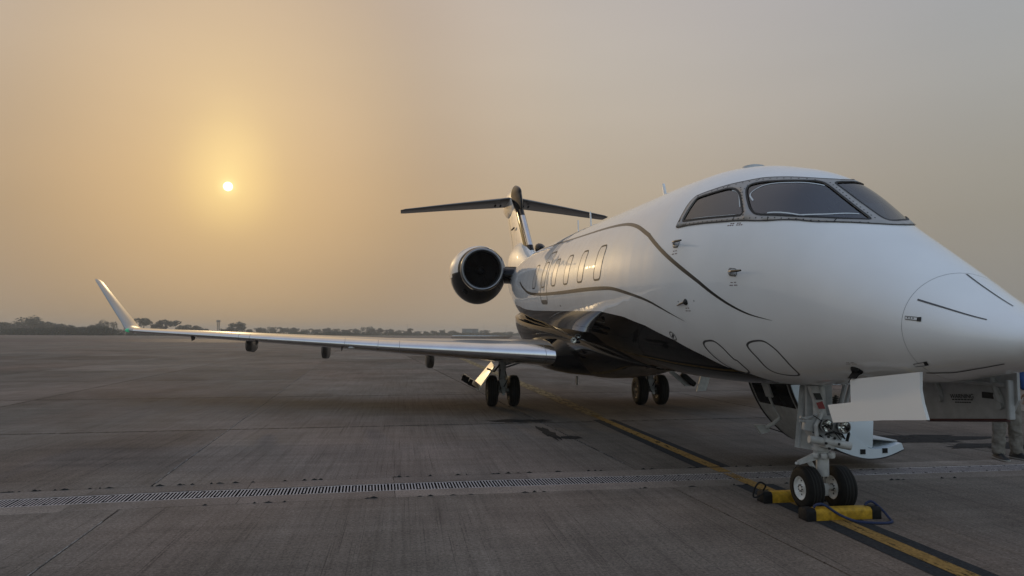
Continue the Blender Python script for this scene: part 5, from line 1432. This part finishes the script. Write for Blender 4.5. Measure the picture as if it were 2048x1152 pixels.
# ================================================================== FAR TREES, SCRUB, SHED, MASTS
M_leaf = [mat('hazy green leaves', (.050, .062, .032), .8, var=.4, var_scale=.6), mat('olive leaves', (.066, .066, .036), .8, var=.4, var_scale=.6), mat('dark leaves', (.032, .045, .026), .8, var=.4, var_scale=.6)]
M_bark = mat('bark', (.07, .055, .045), .9)
def leaf_cloud(rnd, lobes, n, size):
    """leaf-sized facets spread through a crown made of uneven lobes"""
    v = []; f = []
    tot = sum(l[3] * l[4] for l in lobes)
    for cx, cy, cz, rx, rz in lobes:
        k = max(8, int(n * rx * rz / tot))
        for _ in range(k):
            a = rnd.uniform(0, 2 * math.pi); u = rnd.uniform(-1, 1); q = math.sqrt(1 - u * u); r_ = rnd.uniform(.25, 1) ** .45 * (1 + rnd.uniform(-.12, .14))
            p = Vector((cx + rx * q * math.cos(a) * r_, cy + rx * q * math.sin(a) * r_, cz + rz * u * r_))
            s_ = size * rnd.uniform(.6, 1.5); d1 = Vector((rnd.gauss(0, 1), rnd.gauss(0, 1), rnd.gauss(0, .6))).normalized(); d2 = d1.cross(Vector((rnd.gauss(0, 1), rnd.gauss(0, 1), rnd.gauss(0, 1)))).normalized()
            i = len(v); v += [p - d1 * s_, p + d2 * s_ * .6, p + d1 * s_, p - d2 * s_ * .6]; f.append((i, i + 1, i + 2, i + 3))
    return v, f
def make_tree(kind, seed):
    rnd = random.Random(seed); t = empty('tree')
    if kind == 'round':
        lobes = [(0, 0, .55, .30, .30)] + [(rnd.uniform(-.3, .3), rnd.uniform(-.3, .3), rnd.uniform(.3, .82), rnd.uniform(.10, .22), rnd.uniform(.09, .2)) for _ in range(13)]; trunk = .4
    elif kind == 'umbrella':
        lobes = [(rnd.uniform(-.42, .42), rnd.uniform(-.35, .35), .76 + rnd.uniform(-.12, .1), rnd.uniform(.13, .24), rnd.uniform(.09, .16)) for _ in range(13)] + [(rnd.uniform(-.3, .3), 0, .5, .12, .08)]; trunk = .75
    elif kind == 'broad':
        lobes = [(rnd.uniform(-.7, .7), rnd.uniform(-.3, .3), rnd.uniform(.28, .7), rnd.uniform(.2, .34), rnd.uniform(.16, .28)) for _ in range(14)]; trunk = .35
    else:
        lobes = [(rnd.uniform(-.2, .2), rnd.uniform(-.2, .2), rnd.uniform(.25, .85), rnd.uniform(.12, .2), rnd.uniform(.12, .2)) for _ in range(9)]; trunk = .4
    v, f = leaf_cloud(rnd, lobes, 1500 if kind != 'umbrella' else 1100, .042)
    mesh('crown', v, f, M_leaf[rnd.randrange(3)], t, False)
    b = MB(); b.tube([(0, 0, -.02), (.02, 0, trunk * .5), (0, 0, trunk), (.02, 0, trunk + .2)], [.035, .028, .02, .01], 7)
    for k in range(5):
        a = rnd.uniform(0, 6.28); r_ = rnd.uniform(.2, .36); b.tube([(0, 0, trunk * .7), (r_ * .5 * math.cos(a), r_ * .5 * math.sin(a), trunk * .95), (r_ * math.cos(a), r_ * math.sin(a), trunk * 1.15)], [.016, .011, .005], 5)
    b.build('trunk', M_bark, t)
    return t
PROTO = {}
def place_tree(kind, var, x, y, h, w, rot, label, group):
    key = (kind, var)
    if key not in PROTO: PROTO[key] = make_tree(kind, hash(kind) % 1 + var * 13 + len(kind)); t = PROTO[key]; first = True
    else:
        src_ = PROTO[key]; t = src_.copy(); COL.objects.link(t)
        for c in src_.children:
            d = c.copy(); COL.objects.link(d); d.parent = t
    t.location = (x, y, 0); t.rotation_euler = (0, 0, rot); t.scale = (w, w, h)
    t['label'] = label; t['category'] = 'tree'; t['group'] = group
    return t
TREES = [
    ('broad', 0, -254.9, 513.9, 13.5, 17.3, 1.95, 'tallest broad hazy tree at the left edge behind the dark scrub'),
    ('broad', 1, -265.9, 513.9, 9.7, 12.4, 3.94, 'broad hazy tree between the tallest tree and the left edge of the photo'),
    ('broad', 2, -247.2, 523.9, 10.1, 14.3, 4.6, 'broad sloping hazy tree just right of the tallest tree'),
    ('round', 0, -240.3, 533.9, 7.5, 17.0, 5.37, 'low round hazy tree second right of the tallest tree'),
    ('round', 1, -259.9, 493.9, 8.9, 14.3, 5.53, 'round hazy tree cut by the left edge of the photo'),
    ('round', 2, -220.6, 533.9, 7.7, 9.3, 0.54, 'small hazy tree just left of the winglet'),
    ('broad', 0, -204.7, 513.9, 10.6, 9.1, 3.8, 'rounded hazy tree directly behind the winglet'),
    ('round', 1, -189.6, 513.9, 10.2, 8.9, 4.22, 'hazy tree just right of the winglet base'),
    ('umbrella', 2, -180.9, 513.9, 11.7, 12.8, 3.18, 'flat topped umbrella shaped tree right of the winglet'),
    ('round', 0, -176.6, 523.9, 8.6, 12.1, 1.12, 'low tree between the two umbrella shaped trees'),
    ('umbrella', 1, -166.5, 513.9, 10.7, 13.5, 2.97, 'airy umbrella shaped tree with sky showing through its branches'),
    ('round', 2, -166.5, 553.9, 8.0, 14.4, 0.56, 'rounded tree beside the airy umbrella shaped tree'),
    ('round', 0, -158.0, 553.9, 7.2, 11.2, 5.87, 'second rounded tree left of the tall mast'),
    ('round', 1, -150.7, 553.9, 5.3, 8.0, 5.44, 'small tree just left of the tall mast'),
    ('round', 2, -147.7, 593.9, 5.2, 7.7, 3.44, 'low tree just right of the tall mast'),
    ('round', 0, -128.9, 553.9, 10.2, 16.0, 1.89, 'dome shaped tree standing alone right of the mast'),
    ('bushy', 1, -132.7, 553.9, 5.5, 8.5, 5.71, 'shrubby tree at the left foot of the dome shaped tree'),
    ('bushy', 2, -123.7, 573.9, 5.0, 8.8, 3.59, 'shrubby tree at the right foot of the dome shaped tree'),
    ('round', 0, -122.1, 612.8, 6.4, 12.4, 5.54, 'first round hazy tree right of the lone dome shaped tree'),
    ('broad', 1, -119.6, 651.6, 8.4, 7.8, 5.33, 'second round hazy tree right of the lone dome shaped tree'),
    ('round', 2, -102.3, 606.3, 6.9, 11.4, 3.19, 'third round hazy tree right of the lone dome shaped tree'),
    ('round', 0, -92.6, 595.5, 6.4, 10.3, 2.6, 'fourth round hazy tree right of the lone dome shaped tree'),
    ('broad', 1, -89.4, 637.9, 6.0, 6.6, 3.76, 'fifth round hazy tree right of the lone dome shaped tree'),
    ('round', 2, -82.3, 658.0, 6.1, 11.4, 2.71, 'sixth round hazy tree right of the lone dome shaped tree'),
    ('round', 0, -73.1, 655.2, 6.6, 11.3, 1.01, 'seventh round hazy tree right of the lone dome shaped tree'),
    ('broad', 1, -60.2, 611.7, 6.5, 6.4, 1.92, 'eighth round hazy tree right of the lone dome shaped tree'),
    ('round', 2, -52.1, 616.1, 5.5, 10.7, 5.1, 'ninth round hazy tree right of the lone dome shaped tree'),
    ('broad', 0, -33.8, 613.9, 8.5, 8.4, 0.27, 'broad hazy tree, the highest of the low line above the inner wing'),
    ('round', 1, -46.1, 654.7, 6.3, 10.4, 0.29, 'hazy tree just left of the broad highest tree of the low line'),
    ('round', 2, -24.1, 646.7, 6.9, 9.3, 3.93, 'first small hazy tree right of the broad highest tree of the low line'),
    ('round', 0, -16.3, 659.7, 6.0, 11.4, 1.76, 'second small hazy tree right of the broad highest tree of the low line'),
    ('round', 1, -7.9, 745.2, 5.6, 10.7, 3.36, 'third small hazy tree right of the broad highest tree of the low line'),
    ('round', 2, -0.1, 733.4, 5.0, 9.5, 2.96, 'fourth small hazy tree right of the broad highest tree of the low line'),
    ('round', 0, 11.7, 730.7, 4.5, 9.5, 2.15, 'fifth small hazy tree right of the broad highest tree of the low line'),
    ('round', 1, 20.5, 730.0, 4.6, 8.4, 6.26, 'sixth small hazy tree right of the broad highest tree of the low line'),
    ('round', 2, 25.5, 657.2, 4.8, 8.5, 1.23, 'seventh small hazy tree right of the broad highest tree of the low line'),
    ('bushy', 0, 2.9, 633.9, 6.6, 8.3, 2.59, 'small pointed tree standing above the thin tree line'),
    ('round', 1, 35.1, 693.9, 6.1, 8.0, 1.27, 'rounded tree just left of the grey blue shed'),
    ('round', 2, 54.0, 813.9, 5.7, 15.2, 3.97, 'pale hazy tree directly left of the grey blue shed'),
    ('round', 0, 91.0, 813.9, 6.5, 16.4, 1.74, 'pale rounded tree directly right of the grey blue shed'),
    ('round', 1, 106.7, 833.9, 4.2, 12.0, 2.23, 'second pale hazy tree right of the grey blue shed'),
    ('round', 2, 115.8, 833.9, 4.2, 10.8, 4.69, 'third pale hazy tree right of the grey blue shed'),
    ('round', 0, 125.0, 833.9, 4.9, 10.8, 2.01, 'fourth pale hazy tree right of the grey blue shed'),
    ('round', 1, 137.3, 833.9, 4.3, 12.0, 3.51, 'fifth pale hazy tree right of the grey blue shed'),
]

for k_, va_, x_, y_, h_, w_, ro_, lab_ in TREES:
    place_tree(k_, va_, x_, y_, h_, w_, ro_, lab_, 'trees of the far tree line')
# dense dark scrub at the field's near edge on the left
rnd = random.Random(11)
lob = []
for k in range(150):
    x_ = rnd.uniform(-235, -112); hh = float(np.interp(x_, [-235, -190, -172, -156, -148, -140, -133, -120, -112], [2.8, 3.1, 3.7, 4.5, 4.7, 3.4, 2.6, 1.7, .9])) * rnd.uniform(.75, 1.02)
    lob.append((x_, 352 + rnd.uniform(-3, 12) + (x_ + 170) * .04, hh * .45, rnd.uniform(2.0, 4.0), hh * .55))
v, f = leaf_cloud(rnd, lob, 26000, .34)
tag(mesh('scrub', v, f, mat('scrub leaves', (.036, .048, .030), .85, var=.45, var_scale=.35), None, False), kind='stuff')
# low bushes along the foot of the far trees
lob = []
for k in range(330):
    t_ = rnd.uniform(0, 1); px_ = -110 + 330 * t_; y_ = 430 + 420 * t_ + rnd.uniform(-10, 25); hh = rnd.uniform(.9, 2.6) * (1 + .3 * t_)
    lob.append((px_, y_, hh * .5, rnd.uniform(2.5, 6), hh * .5))
v, f = leaf_cloud(rnd, lob, 26000, .5)
tag(mesh('undergrowth', v, f, mat('undergrowth leaves', (.045, .055, .03), .85, var=.4, var_scale=.3), None, False), kind='stuff')

# grey-blue shed far away
M_shed = mat('grey blue sheet metal', (.10, .125, .15), .6, var=.15, var_scale=.7)
sh = empty('storage_shed', (70, 766, 0)); tag(sh, 'far grey blue box shaped shed standing in front of the pale tree line', 'shed')
b = MB(); b.box((0, 0, 3.5), (17.4, 8, 7.0)); b.build('wall', M_shed, sh, False)
b = MB(); b.box((0, 0, 7.05), (17.9, 8.5, .25)); b.build('roof', mat('dark roof edge', (.05, .045, .05), .6), sh, False)
for q in range(8):
    b = MB(); b.box((-7.6 + 2.17 * q, -4.05, 4.6 if q % 3 else 4.9), (1.9, .1, 3.6 if q % 3 else 2.8)); b.build('wall_panel', [mat('blue grey panel', (.13, .16, .18), .5), mat('dull teal panel', (.10, .15, .16), .5), mat('dark slate panel', (.07, .085, .10), .5)][(q * 2 + q // 3) % 3], sh, False)
for q in range(4):
    b = MB(); b.box((-6.0 + 4 * q, -4.05, 1.4), (1.6, .12, 1.5)); b.build('vent_panel', mat('dark slate panel', (.07, .085, .10), .5), sh, False)
# masts
def mast(x, y, h, label, lattice):
    t = empty('radio_mast' if lattice else 'lamp_post', (x, y, 0)); tag(t, label, 'mast' if lattice else 'lamp post')
    m_ = mat('hazy mast steel', (.13, .12, .11), .6)
    if lattice:
        w_ = .75; b = MB()
        for a, c_ in ((-1, -1), (1, -1), (1, 1), (-1, 1)): b.tube([(a * w_, c_ * w_, 0), (a * w_ * .8, c_ * w_ * .8, h)], .12, 5)
        b.build('mast_leg', m_, t)
        b = MB(); n_ = 9
        for k in range(n_):
            z0_, z1_ = h * k / n_, h * (k + 1) / n_
            for a, c_ in (((-1, -1), (1, -1)), ((1, -1), (1, 1)), ((1, 1), (-1, 1)), ((-1, 1), (-1, -1))):
                b.tube([(a[0] * w_, a[1] * w_, z0_), (c_[0] * w_, c_[1] * w_, z1_)], .07, 4); b.tube([(a[0] * w_, a[1] * w_, z1_), (c_[0] * w_, c_[1] * w_, z1_)], .07, 4)
        b.build('lattice', m_, t)
        for z_ in (h * .72, h * .86):
            b = MB(); b.box((0, 0, z_), (2.6, 2.6, .18)); b.build('platform', m_, t, False)
        for k in range(4):
            b = MB(); b.box(((-1, 1, 0, 0)[k] * 1.2, (0, 0, -1, 1)[k] * 1.2, h * .93), (.35, .35, 1.5)); b.build('aerial_panel', m_, t, False)
    else:
        b = MB(); b.tube([(0, 0, 0), (0, 0, h)], [.16, .09], 7); b.build('pole', m_, t)
        b = MB(); b.box((0, 0, h - .1), (1.4, .4, .25), None, .05); b.build('lamp_head', m_, t)
mast(-141.9, 553.9, 11.1, 'thin lattice mast rising above the trees right of the winglet', True)
mast(1.7, 793.9, 12.0, 'thin lamp post faint above the tree line left of the shed', False)
mast(100.2, 893.9, 14.6, 'very faint lamp post just right of the shed', False)
mast(128.9, 893.9, 13.0, 'faint lamp post closest to the tail of the jet', False)

# ================================================================== HAZE
hb = MB(); hb.box((0, 900, 8.5), (4700, 2900, 19.0))
hz_o = hb.build('haze', None, None, False)
hm = bpy.data.materials.new('haze'); hm.use_nodes = True; n = hm.node_tree; n.nodes.clear()
pv = n.nodes.new('ShaderNodeVolumePrincipled'); ho = n.nodes.new('ShaderNodeOutputMaterial'); n.links.new(pv.outputs[0], ho.inputs['Volume'])
pv.inputs['Color'].default_value = (.90, .86, .80, 1); pv.inputs['Density'].default_value = .0006; pv.inputs['Anisotropy'].default_value = .2
hz_o.data.materials.clear(); hz_o.data.materials.append(hm); tag(hz_o, kind='stuff')
